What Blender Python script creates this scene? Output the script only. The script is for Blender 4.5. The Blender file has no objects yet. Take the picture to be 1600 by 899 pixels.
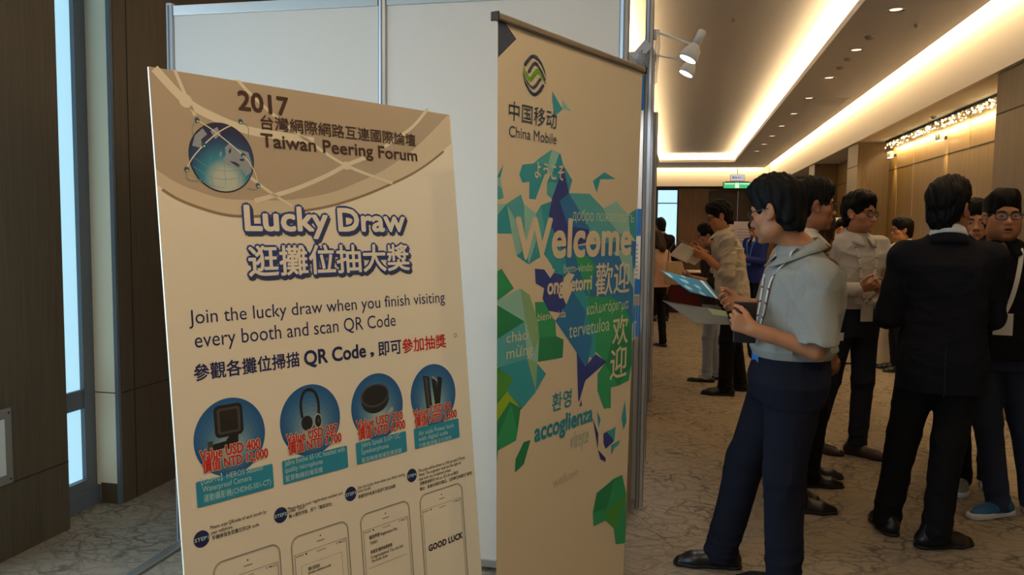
import bpy, bmesh, math, random
import numpy as np
from mathutils import Vector, Matrix, Euler
PI = math.pi
rnd = random.Random(7)
C = bpy.context.scene.collection
SC = bpy.context.scene

# ---------------------------------------------------------------- camera, world, exposure
def set_camera():
    psi, th, rho = 0.2052982, 0.0737671, 0.011
    F = Vector((-math.sin(psi)*math.cos(th), math.cos(psi)*math.cos(th), -math.sin(th)))
    R0 = Vector((math.cos(psi), math.sin(psi), 0)); U0 = R0.cross(F)
    R = R0*math.cos(rho) + U0*math.sin(rho); U = R.cross(F)
    cd = bpy.data.cameras.new('camera'); co = bpy.data.objects.new('camera', cd); C.objects.link(co)
    m = Matrix((R, U, -F)).transposed().to_4x4(); m.translation = Vector((0, 0, 1.5))
    co.matrix_world = m
    cd.sensor_width = 36.0; cd.lens = 1250/1600*36.0; cd.clip_start = 0.05; cd.clip_end = 200
    SC.camera = co
set_camera()
SC.view_settings.view_transform = 'Standard'; SC.view_settings.look = 'None'
SC.view_settings.gamma = 1.0; SC.view_settings.use_curve_mapping = False
SC.view_settings.exposure = 0.42
SC.cycles.use_denoising = True
SC.cycles.max_bounces = 7; SC.cycles.diffuse_bounces = 4; SC.cycles.glossy_bounces = 3
SC.cycles.transmission_bounces = 6; SC.cycles.transparent_max_bounces = 8
SC.cycles.sample_clamp_indirect = 4.0
WORLD_AMBIENT = 0.16
w = bpy.data.worlds.new('world'); SC.world = w; w.use_nodes = True
w.node_tree.nodes['Background'].inputs[0].default_value = (1.0, 0.93, 0.87, 1)
w.node_tree.nodes['Background'].inputs[1].default_value = WORLD_AMBIENT
# light levels (lamps are built further down with the fittings that carry them)
WARM = (1.0, 0.72, 0.38); WARM2 = (1.0, 0.69, 0.36); COOL = (0.80, 0.90, 1.0)
COVE_POWER = 8.5        # W per metre of hidden cove strip
SLOT_POWER = 8.0
DOWNLIGHT_POWER = 18.0; BOARD_FILL = 82.0; BANNER_FILL = 18.0  # board and banner values feed added fill lamps out of view
BOOTH_SPOT_POWER = 26.0
BLIND_STRENGTH = 3.9    # lit window blinds

# ---------------------------------------------------------------- helpers
def s2l(v):
    v /= 255.0
    return v/12.92 if v <= 0.04045 else ((v+0.055)/1.055)**2.4
def rgb(r, g, b): return (s2l(r), s2l(g), s2l(b), 1.0)

MATS = {}
def mat(name, col, rough=0.6, metal=0.0, emit=None, estr=0.0, alpha=None, trans=0.0, noise=0.0, nscale=40.0, bump=0.0, bscale=200.0, spec=0.5, stretch=None, coat=0.0):
    # alpha < 1: thin clear sheet (lens, film, acrylic)
    if name in MATS: return MATS[name]
    m = bpy.data.materials.new(name); m.use_nodes = True; nt = m.node_tree
    b = nt.nodes['Principled BSDF']
    b.inputs['Base Color'].default_value = col; b.inputs['Roughness'].default_value = rough
    b.inputs['Metallic'].default_value = metal; b.inputs['Specular IOR Level'].default_value = spec
    b.inputs['Transmission Weight'].default_value = trans; b.inputs['Coat Weight'].default_value = coat
    if alpha is not None: b.inputs['Alpha'].default_value = alpha
    if emit:
        b.inputs['Emission Color'].default_value = emit; b.inputs['Emission Strength'].default_value = estr
    if noise or bump:
        tc = nt.nodes.new('ShaderNodeTexCoord'); mp = nt.nodes.new('ShaderNodeMapping')
        nt.links.new(tc.outputs['Object'], mp.inputs[0])
        if stretch: mp.inputs['Scale'].default_value = stretch
    if noise:
        n = nt.nodes.new('ShaderNodeTexNoise'); n.inputs['Scale'].default_value = nscale; n.inputs['Detail'].default_value = 5
        nt.links.new(mp.outputs[0], n.inputs[0])
        mx = nt.nodes.new('ShaderNodeMix'); mx.data_type = 'RGBA'
        mx.inputs[6].default_value = tuple(c*(1-noise) for c in col[:3])+(1,)
        mx.inputs[7].default_value = tuple(min(1, c*(1+noise)) for c in col[:3])+(1,)
        nt.links.new(n.outputs[0], mx.inputs[0]); nt.links.new(mx.outputs[2], b.inputs['Base Color'])
    if bump:
        n2 = nt.nodes.new('ShaderNodeTexNoise'); n2.inputs['Scale'].default_value = bscale; n2.inputs['Detail'].default_value = 3
        nt.links.new(mp.outputs[0], n2.inputs[0])
        bp = nt.nodes.new('ShaderNodeBump'); bp.inputs['Strength'].default_value = bump; bp.inputs['Distance'].default_value = 0.002
        nt.links.new(n2.outputs[0], bp.inputs['Height']); nt.links.new(bp.outputs[0], b.inputs['Normal'])
    MATS[name] = m
    return m

def tag(o, label=None, cat=None, group=None, kind=None):
    if label: o['label'] = label
    if cat: o['category'] = cat
    if group: o['group'] = group
    if kind: o['kind'] = kind
    return o
def thing(name, label, cat, loc=(0, 0, 0), rz=0.0, group=None):
    o = bpy.data.objects.new(name, None); C.objects.link(o); o.empty_display_size = 0.1
    o.location = loc; o.rotation_euler = (0, 0, rz)
    return tag(o, label, cat, group)
def obj(name, bm, mats, parent=None, smooth=False, label=None):
    me = bpy.data.meshes.new(name)
    if isinstance(bm, bmesh.types.BMesh):
        bm.to_mesh(me); bm.free()
    else:
        me.from_pydata(*bm)
    if not isinstance(mats, (list, tuple)): mats = [mats]
    for m in mats: me.materials.append(m)
    if smooth: me.polygons.foreach_set('use_smooth', [True]*len(me.polygons))
    o = bpy.data.objects.new(name, me); C.objects.link(o)
    if parent: o.parent = parent
    if label: o['label'] = label
    return o
def struct(name, bm, m, smooth=False):
    o = obj(name, bm, m, None, smooth); o['kind'] = 'structure'; return o

def add_box(bm, lo, hi, mi=0, bevel=0.0, M=None):
    r = bmesh.ops.create_cube(bm, size=1.0)
    vs = r['verts']; c = [(a+b)/2 for a, b in zip(lo, hi)]; s = [abs(b-a) for a, b in zip(lo, hi)]
    for v in vs: v.co = Vector((v.co.x*s[0]+c[0], v.co.y*s[1]+c[1], v.co.z*s[2]+c[2]))
    fs = {f for v in vs for f in v.link_faces}
    if bevel:
        es = list({e for v in vs for e in v.link_edges})
        rr = bmesh.ops.bevel(bm, geom=es, offset=bevel, segments=2, affect='EDGES', profile=0.5)
        fs = set(rr['faces']) | {f for v in rr['verts'] for f in v.link_faces}; vs = rr['verts']
    for f in fs: f.material_index = mi
    if M is not None:
        for v in {v for f in fs for v in f.verts}: v.co = M @ v.co
    return bm
def box(lo, hi, bevel=0.0): return add_box(bmesh.new(), lo, hi, 0, bevel)
def add_tube(bm, pts, r, seg=10, mi=0, closed=False, caps=True):
    pts = [Vector(p) for p in pts]; n = len(pts); rings = []
    rs = r if isinstance(r, (list, tuple)) else [r]*n
    up = None
    for i in range(n):
        if closed: t = pts[(i+1) % n]-pts[i-1]
        else: t = pts[min(i+1, n-1)]-pts[max(i-1, 0)]
        t.normalize()
        if up is None:
            up = Vector((0, 0, 1)) if abs(t.z) < 0.9 else Vector((1, 0, 0))
        a = t.cross(up); a.normalize(); b = a.cross(t); up = b.copy()
        rings.append([bm.verts.new(pts[i]+(a*math.cos(2*PI*k/seg)+b*math.sin(2*PI*k/seg))*rs[i]) for k in range(seg)])
    m = n if closed else n-1
    for i in range(m):
        A, B = rings[i], rings[(i+1) % n]
        for k in range(seg):
            f = bm.faces.new((A[k], A[(k+1) % seg], B[(k+1) % seg], B[k])); f.material_index = mi
    if caps and not closed:
        f = bm.faces.new(rings[0][::-1]); f.material_index = mi
        f = bm.faces.new(rings[-1]); f.material_index = mi
    return bm
def add_lathe(bm, prof, seg=24, mi=0, M=None):
    rings = []
    for r, z in prof:
        rings.append([bm.verts.new((r*math.cos(2*PI*k/seg), r*math.sin(2*PI*k/seg), z)) for k in range(seg)])
    fs = []
    for A, B in zip(rings, rings[1:]):
        for k in range(seg): fs.append(bm.faces.new((A[k], A[(k+1) % seg], B[(k+1) % seg], B[k])))
    for R_ in (rings[0][::-1], rings[-1]): fs.append(bm.faces.new(R_))
    for f in fs: f.material_index = mi
    if M is not None:
        for R_ in rings:
            for v in R_: v.co = M @ v.co
    return bm
def add_poly(bm, pts, mi=0):
    f = bm.faces.new([bm.verts.new(p) for p in pts]); f.material_index = mi
    if len(pts) > 4: bmesh.ops.triangulate(bm, faces=[f])
    return bm
def look(direction, up=(0, 0, 1)):
    d = Vector(direction).normalized(); return d.to_track_quat('-Z', 'Y').to_euler()
def area(name, loc, direction, sx, sy, power, col, parent=None, spread=PI, axis=None):
    l = bpy.data.lights.new(name, 'AREA'); l.shape = 'RECTANGLE'; l.size = sx; l.size_y = sy
    l.energy = power; l.color = col; l.spread = spread
    o = bpy.data.objects.new(name, l); C.objects.link(o); o.location = loc
    z = -Vector(direction).normalized(); y = Vector(axis or ((0, 1, 0) if sy > sx else (0, 0, 1)))
    x = y.cross(z).normalized(); y = z.cross(x)                 # the long side of the lamp runs along y
    o.rotation_euler = Matrix((x, y, z)).transposed().to_euler()
    if parent: o.parent = parent
    return o
def spot(name, loc, direction, power, col, size=1.2, blend=0.6, radius=0.03, parent=None):
    l = bpy.data.lights.new(name, 'SPOT'); l.energy = power; l.color = col; l.spot_size = size; l.spot_blend = blend; l.shadow_soft_size = radius
    o = bpy.data.objects.new(name, l); C.objects.link(o); o.location = loc; o.rotation_euler = look(direction)
    if parent: o.parent = parent
    return o

# ---------------------------------------------------------------- lettering
FONT_CACHE = {}
def glyphs(s, off=0.0, res=2):
    key = (s, off, res)
    if key in FONT_CACHE: return FONT_CACHE[key]
    cu = bpy.data.curves.new('t', 'FONT'); cu.body = s; cu.size = 1.0; cu.offset = off; cu.resolution_u = res; cu.fill_mode = 'FRONT'
    o = bpy.data.objects.new('t', cu); C.objects.link(o)
    dg = bpy.context.evaluated_depsgraph_get(); dg.update()
    me = o.evaluated_get(dg).to_mesh()
    V = np.array([v.co[:2] for v in me.vertices]).reshape(-1, 2); Fc = [tuple(p.vertices) for p in me.polygons]
    o.evaluated_get(dg).to_mesh_clear(); bpy.data.objects.remove(o); bpy.data.curves.remove(cu)
    FONT_CACHE[key] = (V, Fc); return V, Fc
def add_text(bm, s, ref, x0, x1, y0, h, z, mi=0, off=0.0, grow=0.0, T=None, res=2):
    """Ink width x0..x1, reference glyph 'ref' stands on y0 with height h; grow makes an outline copy that shares the same layout."""
    off = max(off, 0.0)
    V, F_ = glyphs(s, 0.0, res); R_, _ = glyphs(ref, 0.0, res)
    if not len(V): return bm
    sx = (x1-x0)/max(1e-6, (V[:, 0].max()-V[:, 0].min())); sy = h/(R_[:, 1].max()-R_[:, 1].min()); by = R_[:, 1].min(); bx = V[:, 0].min()
    rad = off+grow; n = 0 if rad <= 0 else (8 if grow else 6)
    shifts = [(0.0, 0.0)]+[(rad*math.cos(2*PI*k/n), rad*math.sin(2*PI*k/n)) for k in range(n)]
    for k, (ox, oy) in enumerate(shifts):                        # a bold or outlined face is the glyph laid out again, nudged around
        vs = []
        for x, y in V:
            p = Vector((x0+(x-bx)*sx+ox*sy, y0+(y-by)*sy+oy*sy, z+k*0.000012)); vs.append(bm.verts.new(T @ p if T is not None else p))
        for f in F_:
            try:
                q = bm.faces.new([vs[i] for i in f]); q.material_index = mi
            except ValueError: pass
    return bm
# ---------------------------------------------------------------- materials of the setting
def carpet_material():
    m = bpy.data.materials.new('carpet'); m.use_nodes = True; nt = m.node_tree; b = nt.nodes['Principled BSDF']; L = nt.links.new
    b.inputs['Roughness'].default_value = 0.95; b.inputs['Specular IOR Level'].default_value = 0.1
    tc = nt.nodes.new('ShaderNodeTexCoord')
    n = nt.nodes.new('ShaderNodeTexNoise'); n.inputs['Scale'].default_value = 5; n.inputs['Detail'].default_value = 5; L(tc.outputs['Object'], n.inputs[0])
    mp = nt.nodes.new('ShaderNodeVectorMath'); mp.operation = 'MULTIPLY_ADD'
    L(n.outputs['Color'], mp.inputs[0]); mp.inputs[1].default_value = (0.28, 0.28, 0.0); L(tc.outputs['Object'], mp.inputs[2])
    mm = nt.nodes.new('ShaderNodeMapping'); mm.inputs['Scale'].default_value = (0.62, 1.3, 1); mm.inputs['Rotation'].default_value = (0, 0, 0.4); L(mp.outputs[0], mm.inputs[0])
    acc = None
    for sc, wid in ((9.0, 0.11), (17.0, 0.12)):
        v = nt.nodes.new('ShaderNodeTexVoronoi'); v.voronoi_dimensions = '2D'; v.feature = 'DISTANCE_TO_EDGE'; v.inputs['Scale'].default_value = sc
        L(mm.outputs[0], v.inputs['Vector'])
        r = nt.nodes.new('ShaderNodeMapRange'); r.inputs[1].default_value = 0.0; r.inputs[2].default_value = wid; r.inputs[3].default_value = 1.0 if sc < 10 else 0.75; r.inputs[4].default_value = 0.0
        L(v.outputs['Distance'], r.inputs[0])
        if acc is None: acc = r
        else:
            a = nt.nodes.new('ShaderNodeMath'); a.operation = 'MAXIMUM'; L(acc.outputs[0], a.inputs[0]); L(r.outputs[0], a.inputs[1]); acc = a
    n2 = nt.nodes.new('ShaderNodeTexNoise'); n2.inputs['Scale'].default_value = 3.2; n2.inputs['Detail'].default_value = 3; L(tc.outputs['Object'], n2.inputs[0])
    r2 = nt.nodes.new('ShaderNodeMapRange'); r2.inputs[1].default_value = 0.35; r2.inputs[2].default_value = 0.65; r2.inputs[3].default_value = 0.25; r2.inputs[4].default_value = 1.0; L(n2.outputs[0], r2.inputs[0])
    mu = nt.nodes.new('ShaderNodeMath'); mu.operation = 'MULTIPLY'; L(acc.outputs[0], mu.inputs[0]); L(r2.outputs[0], mu.inputs[1])
    pile = nt.nodes.new('ShaderNodeTexNoise'); pile.inputs['Scale'].default_value = 260; pile.inputs['Detail'].default_value = 2; L(tc.outputs['Object'], pile.inputs[0])
    mx = nt.nodes.new('ShaderNodeMix'); mx.data_type = 'RGBA'; mx.inputs[6].default_value = rgb(148, 135, 116); mx.inputs[7].default_value = rgb(84, 76, 66)
    L(mu.outputs[0], mx.inputs[0])
    mx2 = nt.nodes.new('ShaderNodeMix'); mx2.data_type = 'RGBA'; mx2.blend_type = 'MULTIPLY'; mx2.inputs[0].default_value = 0.5
    L(mx.outputs[2], mx2.inputs[6]); L(pile.outputs['Color'], mx2.inputs[7])
    hs = nt.nodes.new('ShaderNodeMix'); hs.data_type = 'RGBA'; hs.inputs[0].default_value = 0.75; L(mx2.outputs[2], hs.inputs[6]); L(mx.outputs[2], hs.inputs[7])
    L(hs.outputs[2], b.inputs['Base Color'])
    bp = nt.nodes.new('ShaderNodeBump'); bp.inputs['Strength'].default_value = 0.4; bp.inputs['Distance'].default_value = 0.004; L(pile.outputs[0], bp.inputs['Height']); L(bp.outputs[0], b.inputs['Normal'])
    return m
def wood_material(name, c1, c2, axis_scale, rough=0.45):
    m = bpy.data.materials.new(name); m.use_nodes = True; nt = m.node_tree; b = nt.nodes['Principled BSDF']; L = nt.links.new
    b.inputs['Roughness'].default_value = rough
    tc = nt.nodes.new('ShaderNodeTexCoord'); mp = nt.nodes.new('ShaderNodeMapping'); mp.inputs['Scale'].default_value = axis_scale; L(tc.outputs['Object'], mp.inputs[0])
    n = nt.nodes.new('ShaderNodeTexNoise'); n.inputs['Scale'].default_value = 6; n.inputs['Detail'].default_value = 8; n.inputs['Distortion'].default_value = 0.4; L(mp.outputs[0], n.inputs[0])
    r = nt.nodes.new('ShaderNodeMapRange'); r.inputs[1].default_value = 0.3; r.inputs[2].default_value = 0.7; L(n.outputs[0], r.inputs[0])
    mx = nt.nodes.new('ShaderNodeMix'); mx.data_type = 'RGBA'; mx.inputs[6].default_value = c1; mx.inputs[7].default_value = c2
    L(r.outputs[0], mx.inputs[0]); L(mx.outputs[2], b.inputs['Base Color'])
    return m
M_CARPET = carpet_material()
M_CEIL = mat('ceiling_paint', rgb(202, 198, 196), 0.9)
M_FASCIA = mat('fascia_paint', rgb(225, 214, 200), 0.85)
M_WOODV = wood_material('veneer_right', rgb(152, 122, 66), rgb(130, 102, 52), (5, 5, 0.25), 0.4)
M_WOODP = wood_material('veneer_pilaster', rgb(126, 102, 64), rgb(108, 86, 52), (5, 5, 0.25), 0.4)
M_WOODD = wood_material('veneer_dark', rgb(90, 79, 62), rgb(76, 67, 52), (14, 14, 0.4), 0.5)
M_WOODB = wood_material('veneer_back', rgb(112, 82, 52), rgb(94, 66, 42), (4, 4, 0.3), 0.5)
M_GROOVE = mat('groove', rgb(44, 34, 24), 0.8)
M_PALEJOINT = mat('pale_joint', rgb(176, 152, 112), 0.5)
M_ALU = mat('aluminium', rgb(200, 205, 210), 0.32, 0.9)
M_ALU2 = mat('anodised_rail', rgb(176, 172, 164), 0.4, 0.8)
M_FRAME = mat('window_frame_grey', rgb(96, 104, 112), 0.5)
M_BLIND = mat('lit_blind', rgb(205, 228, 238), 0.9, emit=(0.40, 0.78, 1.0, 1), estr=0.62)
M_BLIND2 = mat('lit_blind_large', rgb(220, 228, 232), 0.9, emit=(0.56, 0.79, 1.0, 1), estr=BLIND_STRENGTH)
M_BLACK = mat('matte_black', rgb(22, 20, 19), 0.6)
M_BEIGE = mat('beige_panel', rgb(244, 236, 208), 0.6)
M_WHITE = mat('white_paint', rgb(228, 226, 222), 0.5)

# ---------------------------------------------------------------- floor, ceiling
struct('floor', box((-3.4, -3.5, -0.1), (3.4, 26, 0)), M_CARPET)
ZC = 3.4; TX0, TX1, TY0, TY1 = -0.61, 1.44, 1.5, 23.1
bm = bmesh.new()
add_box(bm, (-3.4, -3.5, ZC), (TX0, 25.15, ZC+0.03)); add_box(bm, (TX1, -3.5, ZC), (2.44, 25.15, ZC+0.03))
add_box(bm, (TX0, TY1, ZC), (TX1, 25.15, ZC+0.03)); add_box(bm, (TX0, -3.5, ZC), (TX1, TY0, ZC+0.03))
for lo, hi in (((TX0-0.02, TY0, ZC+0.0301), (TX0, TY1, ZC+0.07)), ((TX1, TY0, ZC+0.0301), (TX1+0.02, TY1, ZC+0.07)), ((TX0, TY1, ZC+0.0301), (TX1, TY1+0.02, ZC+0.07))):
    add_box(bm, lo, hi)
struct('ceiling', bm, M_CEIL)
bm = bmesh.new(); cv = 0.14
add_box(bm, (TX0-0.2, TY0-0.2, 3.63), (TX1+0.2, TY1+0.2, 3.66))
add_box(bm, (TX0-cv-0.03, TY0, ZC+0.0301), (TX0-cv, TY1+cv, 3.63)); add_box(bm, (TX1+cv, TY0, ZC+0.0301), (TX1+cv+0.03, TY1+cv, 3.63))
add_box(bm, (TX0-cv, TY1+cv, ZC+0.0301), (TX1+cv, TY1+cv+0.03, 3.63))
struct('ceiling_tray', bm, M_CEIL)
# right hand and far light slots with their glowing fascias
struct('trim_fascia_right', box((2.56, -3.5, 2.85), (2.60, 25.3, 3.75)), M_FASCIA)
struct('trim_fascia_far', box((-3.4, 25.3, 2.85), (3.2, 25.34, 3.75)), M_FASCIA)
bm = bmesh.new(); add_box(bm, (2.30, -3.5, 3.72), (2.56, 25.3, 3.75)); add_box(bm, (-3.4, 25.0, 3.72), (2.30, 25.3, 3.75)); add_box(bm, (2.30, -3.5, 3.4301), (2.33, 25.0, 3.72)); add_box(bm, (-3.4, 25.0, 3.4301), (2.30, 25.03, 3.72))
struct('ceiling_slot', bm, M_CEIL)
struct('ceiling_soffit', box((2.6, -3.5, 2.85), (3.4, 25.3, 2.9)), M_CEIL)

def strip(name, label, cat_loc, direction, sx, sy, power, col, mesh_box, axis=(0, 1, 0)):
    t = thing(name, label, 'light strip', cat_loc)
    lo, hi = mesh_box
    obj('channel', box([a-b for a, b in zip(lo, cat_loc)], [a-b for a, b in zip(hi, cat_loc)]), M_ALU2, t)
    l = area('strip_light', (0, 0, 0.012 if direction[2] > 0 else -0.002), direction, sx, sy, power, col, t, axis=axis)
    return t
LY = TY1-TY0
strip('cove_light_strip', 'warm light strip hidden in the ceiling tray along its right edge', (TX1+0.085, (TY0+TY1)/2, ZC+0.04), (-0.3, 0, 1), 0.04, LY, COVE_POWER*LY, WARM, ((TX1+0.065, TY0, ZC+0.032), (TX1+0.105, TY1, ZC+0.042)))
strip('cove_light_strip', 'warm light strip hidden in the ceiling tray along its left edge', (TX0-0.085, (TY0+TY1)/2, ZC+0.04), (0.25, 0, 1), 0.04, LY, COVE_POWER*LY, WARM, ((TX0-0.105, TY0, ZC+0.032), (TX0-0.065, TY1, ZC+0.042)))
strip('cove_light_strip', 'warm light strip hidden in the ceiling tray across its far end', ((TX0+TX1)/2, TY1+0.085, ZC+0.04), (0, -0.25, 1), 0.04, 2.0, COVE_POWER*2.0, WARM, ((TX0, TY1+0.065, ZC+0.032), (TX1, TY1+0.105, ZC+0.042)), (1, 0, 0))
strip('slot_light_strip', 'warm light strip in the slot above the long fascia by the panelled wall', (2.462, 13.1, ZC+0.13), (0.6, 0, -1), 0.03, 23.4, SLOT_POWER*23.4, WARM, ((2.45, 1.4, ZC+0.145), (2.475, 24.8, ZC+0.155)))
strip('slot_light_strip', 'warm light strip in the slot above the far fascia over the exit sign', (-0.4, 25.17, ZC+0.13), (0, 0.6, -1), 0.05, 5.6, SLOT_POWER*5.6, WARM, ((-3.3, 25.16, ZC+0.145), (2.3, 25.185, ZC+0.155)), (1, 0, 0))

# ---------------------------------------------------------------- right wall with pilasters
bm = bmesh.new(); add_box(bm, (3.05, -3.5, 0), (3.2, 25.5, 2.85))
for y in (8.3, 9.6, 10.3, 11.7, 12.5, 14.6, 15.8, 18.6, 20): add_box(bm, (3.046, y, 0), (3.05, y+0.012, 2.85), 1)
for z in (0.95, 2.42): add_box(bm, (3.0455, -3.5, z), (3.05, 25.5, z+0.010), 2)
struct('wall_right', bm, [M_WOODV, M_PALEJOINT, M_GROOVE])
for i, (y0, y1) in enumerate(((5.9, 7.58), (13.0, 13.75), (17.0, 17.7), (21.0, 21.7))):
    bm = bmesh.new(); add_box(bm, (2.605, y0, 0), (3.05, y1, 2.849))
    for z in (0.9, 2.5): add_box(bm, (2.6035, y0, z), (2.61, y1, z+0.012), 1)
    o = struct('wall_pilaster' + ('' if i == 0 else '.%03d' % i), bm, [M_WOODP, M_GROOVE])
struct('baseboard_right', box((3.035, 7.58, 0), (3.05, 13.0, 0.1)), M_GROOVE)

# ---------------------------------------------------------------- far wall
bm = bmesh.new()
add_box(bm, (-3.4, 25.5, 0), (-0.72, 25.6, 2.85)); add_box(bm, (-0.06, 25.5, 0), (0.85, 25.6, 2.85)); add_box(bm, (-0.72, 25.5, 2.79), (-0.06, 25.6, 2.85)); add_box(bm, (-0.72, 25.5, 0), (-0.06, 25.6, 0.3))
add_box(bm, (2.6, 25.5, 0), (3.2, 25.6, 2.85)); add_box(bm, (0.85, 25.5, 2.72), (2.6, 25.6, 2.85))
struct('wall_far', bm, M_WOODB)
struct('trim_far_header', box((-3.4, 25.34, 2.80), (3.05, 25.5, 2.85)), M_GROOVE)
M_DOORDARK = mat('dark_door', rgb(46, 32, 24), 0.5)
dr = bmesh.new(); add_box(dr, (0.85, 25.56, 0), (1.72, 25.6, 2.72), 0, 0.004); add_box(dr, (1.73, 25.56, 0), (2.6, 25.6, 2.72), 0, 0.004)
struct('door_1', dr, M_DOORDARK)
M_SKYPANE = mat('bright_pane', rgb(190, 225, 235), 0.3, emit=(0.50, 0.82, 1.0, 1), estr=0.8)
wn = bmesh.new(); add_box(wn, (-0.71, 25.55, 0.31), (-0.07, 25.56, 2.78), 1)
for lo, hi in (((-0.72, 25.49, 0.3), (-0.69, 25.545, 2.79)), ((-0.10, 25.49, 0.3), (-0.06, 25.545, 2.79)), ((-0.69, 25.49, 2.32), (-0.10, 25.545, 2.35)), ((-0.69, 25.49, 2.74), (-0.10, 25.545, 2.79)), ((-0.69, 25.49, 0.3), (-0.10, 25.545, 0.35))):
    add_box(wn, lo, hi, 0)
struct('window_1', wn, [M_BLACK, M_SKYPANE])

# ---------------------------------------------------------------- left wall with the window slot
bm = bmesh.new(); add_box(bm, (-3.4, 2.75, 0), (-2.9, 3.32, 3.4)); add_box(bm, (-2.902, 2.75, 0.335), (-2.8985, 3.3201, 0.341), 1)
struct('wall_left', bm, [M_WOODD, M_GROOVE])
bm = bmesh.new(); add_box(bm, (-3.4, 3.70, 0), (-2.89, 5.6, 3.4)); add_box(bm, (-2.8905, 3.80, 0), (-2.8885, 3.806, 3.4), 1); add_box(bm, (-2.8905, 3.70, 0.60), (-2.8885, 5.6, 0.606), 1)
struct('wall_left_column', bm, [M_WOODD, M_GROOVE])
bm = bmesh.new(); add_box(bm, (-3.06, 3.685, 0.005), (-2.915, 3.70, 3.4)); add_box(bm, (-3.05, 3.684, 0.60), (-2.915, 3.69, 0.605), 1); add_box(bm, (-3.015, 3.68, 0), (-2.915, 3.69, 0.11), 2)
struct('trim_column_panel', bm, [M_BEIGE, M_GROOVE, M_WOODD])
struct('trim_column_edge', box((-2.915, 3.68, 0), (-2.893, 3.699, 3.4)), M_FRAME)
wl = bmesh.new()
add_box(wl, (-3.08, 3.32, 0.13), (-3.065, 3.61, 3.4), 1)
for lo, hi in (((-3.12, 3.605, 0.10), (-3.04, 3.684, 3.4)), ((-3.12, 3.32, 0.53), (-3.045, 3.60, 0.63)), ((-3.12, 3.32, 0.10), (-3.03, 3.60, 0.15)), ((-3.12, 3.32, 0), (-3.02, 3.684, 0.10))):
    add_box(wl, lo, hi, 0)
struct('window_2', wl, [M_FRAME, M_BLIND])
# the rest of the glazed side, beside and behind the photographer: it is what lights the booth from the left
wl = bmesh.new(); add_box(wl, (-3.20, -3.0, 0.63), (-3.19, 2.75, 2.9), 1)
for y in (-3.05, -1.7, -0.35, 1.0, 2.67): add_box(wl, (-3.19, y, 0), (-3.09, y+0.08, 3.4), 0)
for lo, hi in (((-3.19, -3.0, 0.0), (-3.08, 2.75, 0.63)), ((-3.19, -3.0, 2.9), (-3.09, 2.75, 3.4))): add_box(wl, lo, hi, 0)
struct('window_3', wl, [M_FRAME, M_BLIND2])
sp = thing('wall_switch_plate', 'metal rimmed frosted plate set into the dark wood wall', 'wall plate', (-2.9, 2.86, 0.51))
obj('plate', box((-0.002, -0.115, -0.17), (0.006, 0.125, 0.17), 0.002), M_ALU2, sp)
obj('frosted_panel', box((0.006, -0.10, -0.125), (0.008, 0.085, 0.125)), mat('frosted', rgb(205, 215, 215), 0.4), sp)
for y, z in ((0.11, 0.15), (0.11, -0.15), (-0.10, 0.15), (-0.10, -0.15)): bm = bmesh.new(); add_lathe(bm, [(0.001, 0), (0.005, 0), (0.004, 0.002)], 10, 0, Matrix.Translation((0.006, y, z)) @ Matrix.Rotation(PI/2, 4, 'Y')); obj('screw', bm, M_GROOVE, sp)
fr = thing('floor_rail', 'thin metal rail lying on the carpet at the left booth post', 'rail', (-2.25, 2.6, 0))
obj('rail', box((-0.025, 0, 0.0), (0.025, 0.69, 0.014), 0.003), M_ALU2, fr)

# ---------------------------------------------------------------- ceiling fittings
M_LENS = mat('lamp_lens', rgb(255, 240, 215), 0.3, emit=(1.0, 0.86, 0.62, 1), estr=1.1)
M_REFL = mat('lamp_reflector', rgb(225, 215, 200), 0.25, 0.8)
def downlight(x, y, label, lit=True):
    t = thing('downlight', label, 'ceiling light', (x, y, ZC), 0, 'row of recessed ceiling downlights')
    bm = bmesh.new(); add_lathe(bm, [(0.075, 0.0005), (0.075, -0.008), (0.052, -0.006), (0.05, 0.0)], 28); obj('ring', bm, M_REFL, t)
    bm = bmesh.new(); add_lathe(bm, [(0.05, -0.0005), (0.05, -0.003), (0.001, -0.004)], 24); obj('lens', bm, M_LENS, t)
    if lit: spot('lamp', (0, 0, -0.03), (0, 0, -1), DOWNLIGHT_POWER, WARM2, 1.25, 0.8, 0.05, t)
ORD = ['nearest visible', 'second', 'third', 'fourth', 'fifth', 'sixth', 'seventh', 'eighth', 'farthest visible']
for i in range(9):
    downlight(1.755, 7.49+1.56*i, ('%s lit recessed downlight in the ceiling row between cove and slot' % ORD[i]) if i in (0, 8) else '%s lit recessed downlight, counting from the nearest, in the ceiling row' % ORD[i])
for k, y in enumerate((5.93, 4.37, 2.81)):
    downlight(1.755, y, ['recessed downlight above the man in the black suit', 'recessed downlight just ahead of the photographer', 'recessed downlight almost over the photographer'][k])
def added_downlight(x, y, label, aim, power):  # extra lamp out of view, added only to brighten what it aims at
    t = thing('downlight', label, 'ceiling light', (x, y, ZC), 0, 'added fill lamps over the photographer')
    bm = bmesh.new(); add_lathe(bm, [(0.085, 0.0005), (0.085, -0.008), (0.062, -0.006), (0.06, 0.0)], 28); obj('ring', bm, M_REFL, t)
    bm = bmesh.new(); add_lathe(bm, [(0.06, -0.0005), (0.06, -0.003), (0.001, -0.004)], 24); obj('lens', bm, M_LENS, t)
    spot('lamp', (0, 0, -0.03), aim, power, WARM2, 1.35, 0.9, 0.06, t)
added_downlight(-0.1, 0.45, 'unseen fill lamp over the photographer, added to brighten the lucky draw board', (-0.9, 1.75, -1.9), BOARD_FILL)
added_downlight(0.55, 0.75, 'unseen fill lamp over the photographer, added to brighten the roll-up banner', (-0.8, 1.7, -1.9), BANNER_FILL)
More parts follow.
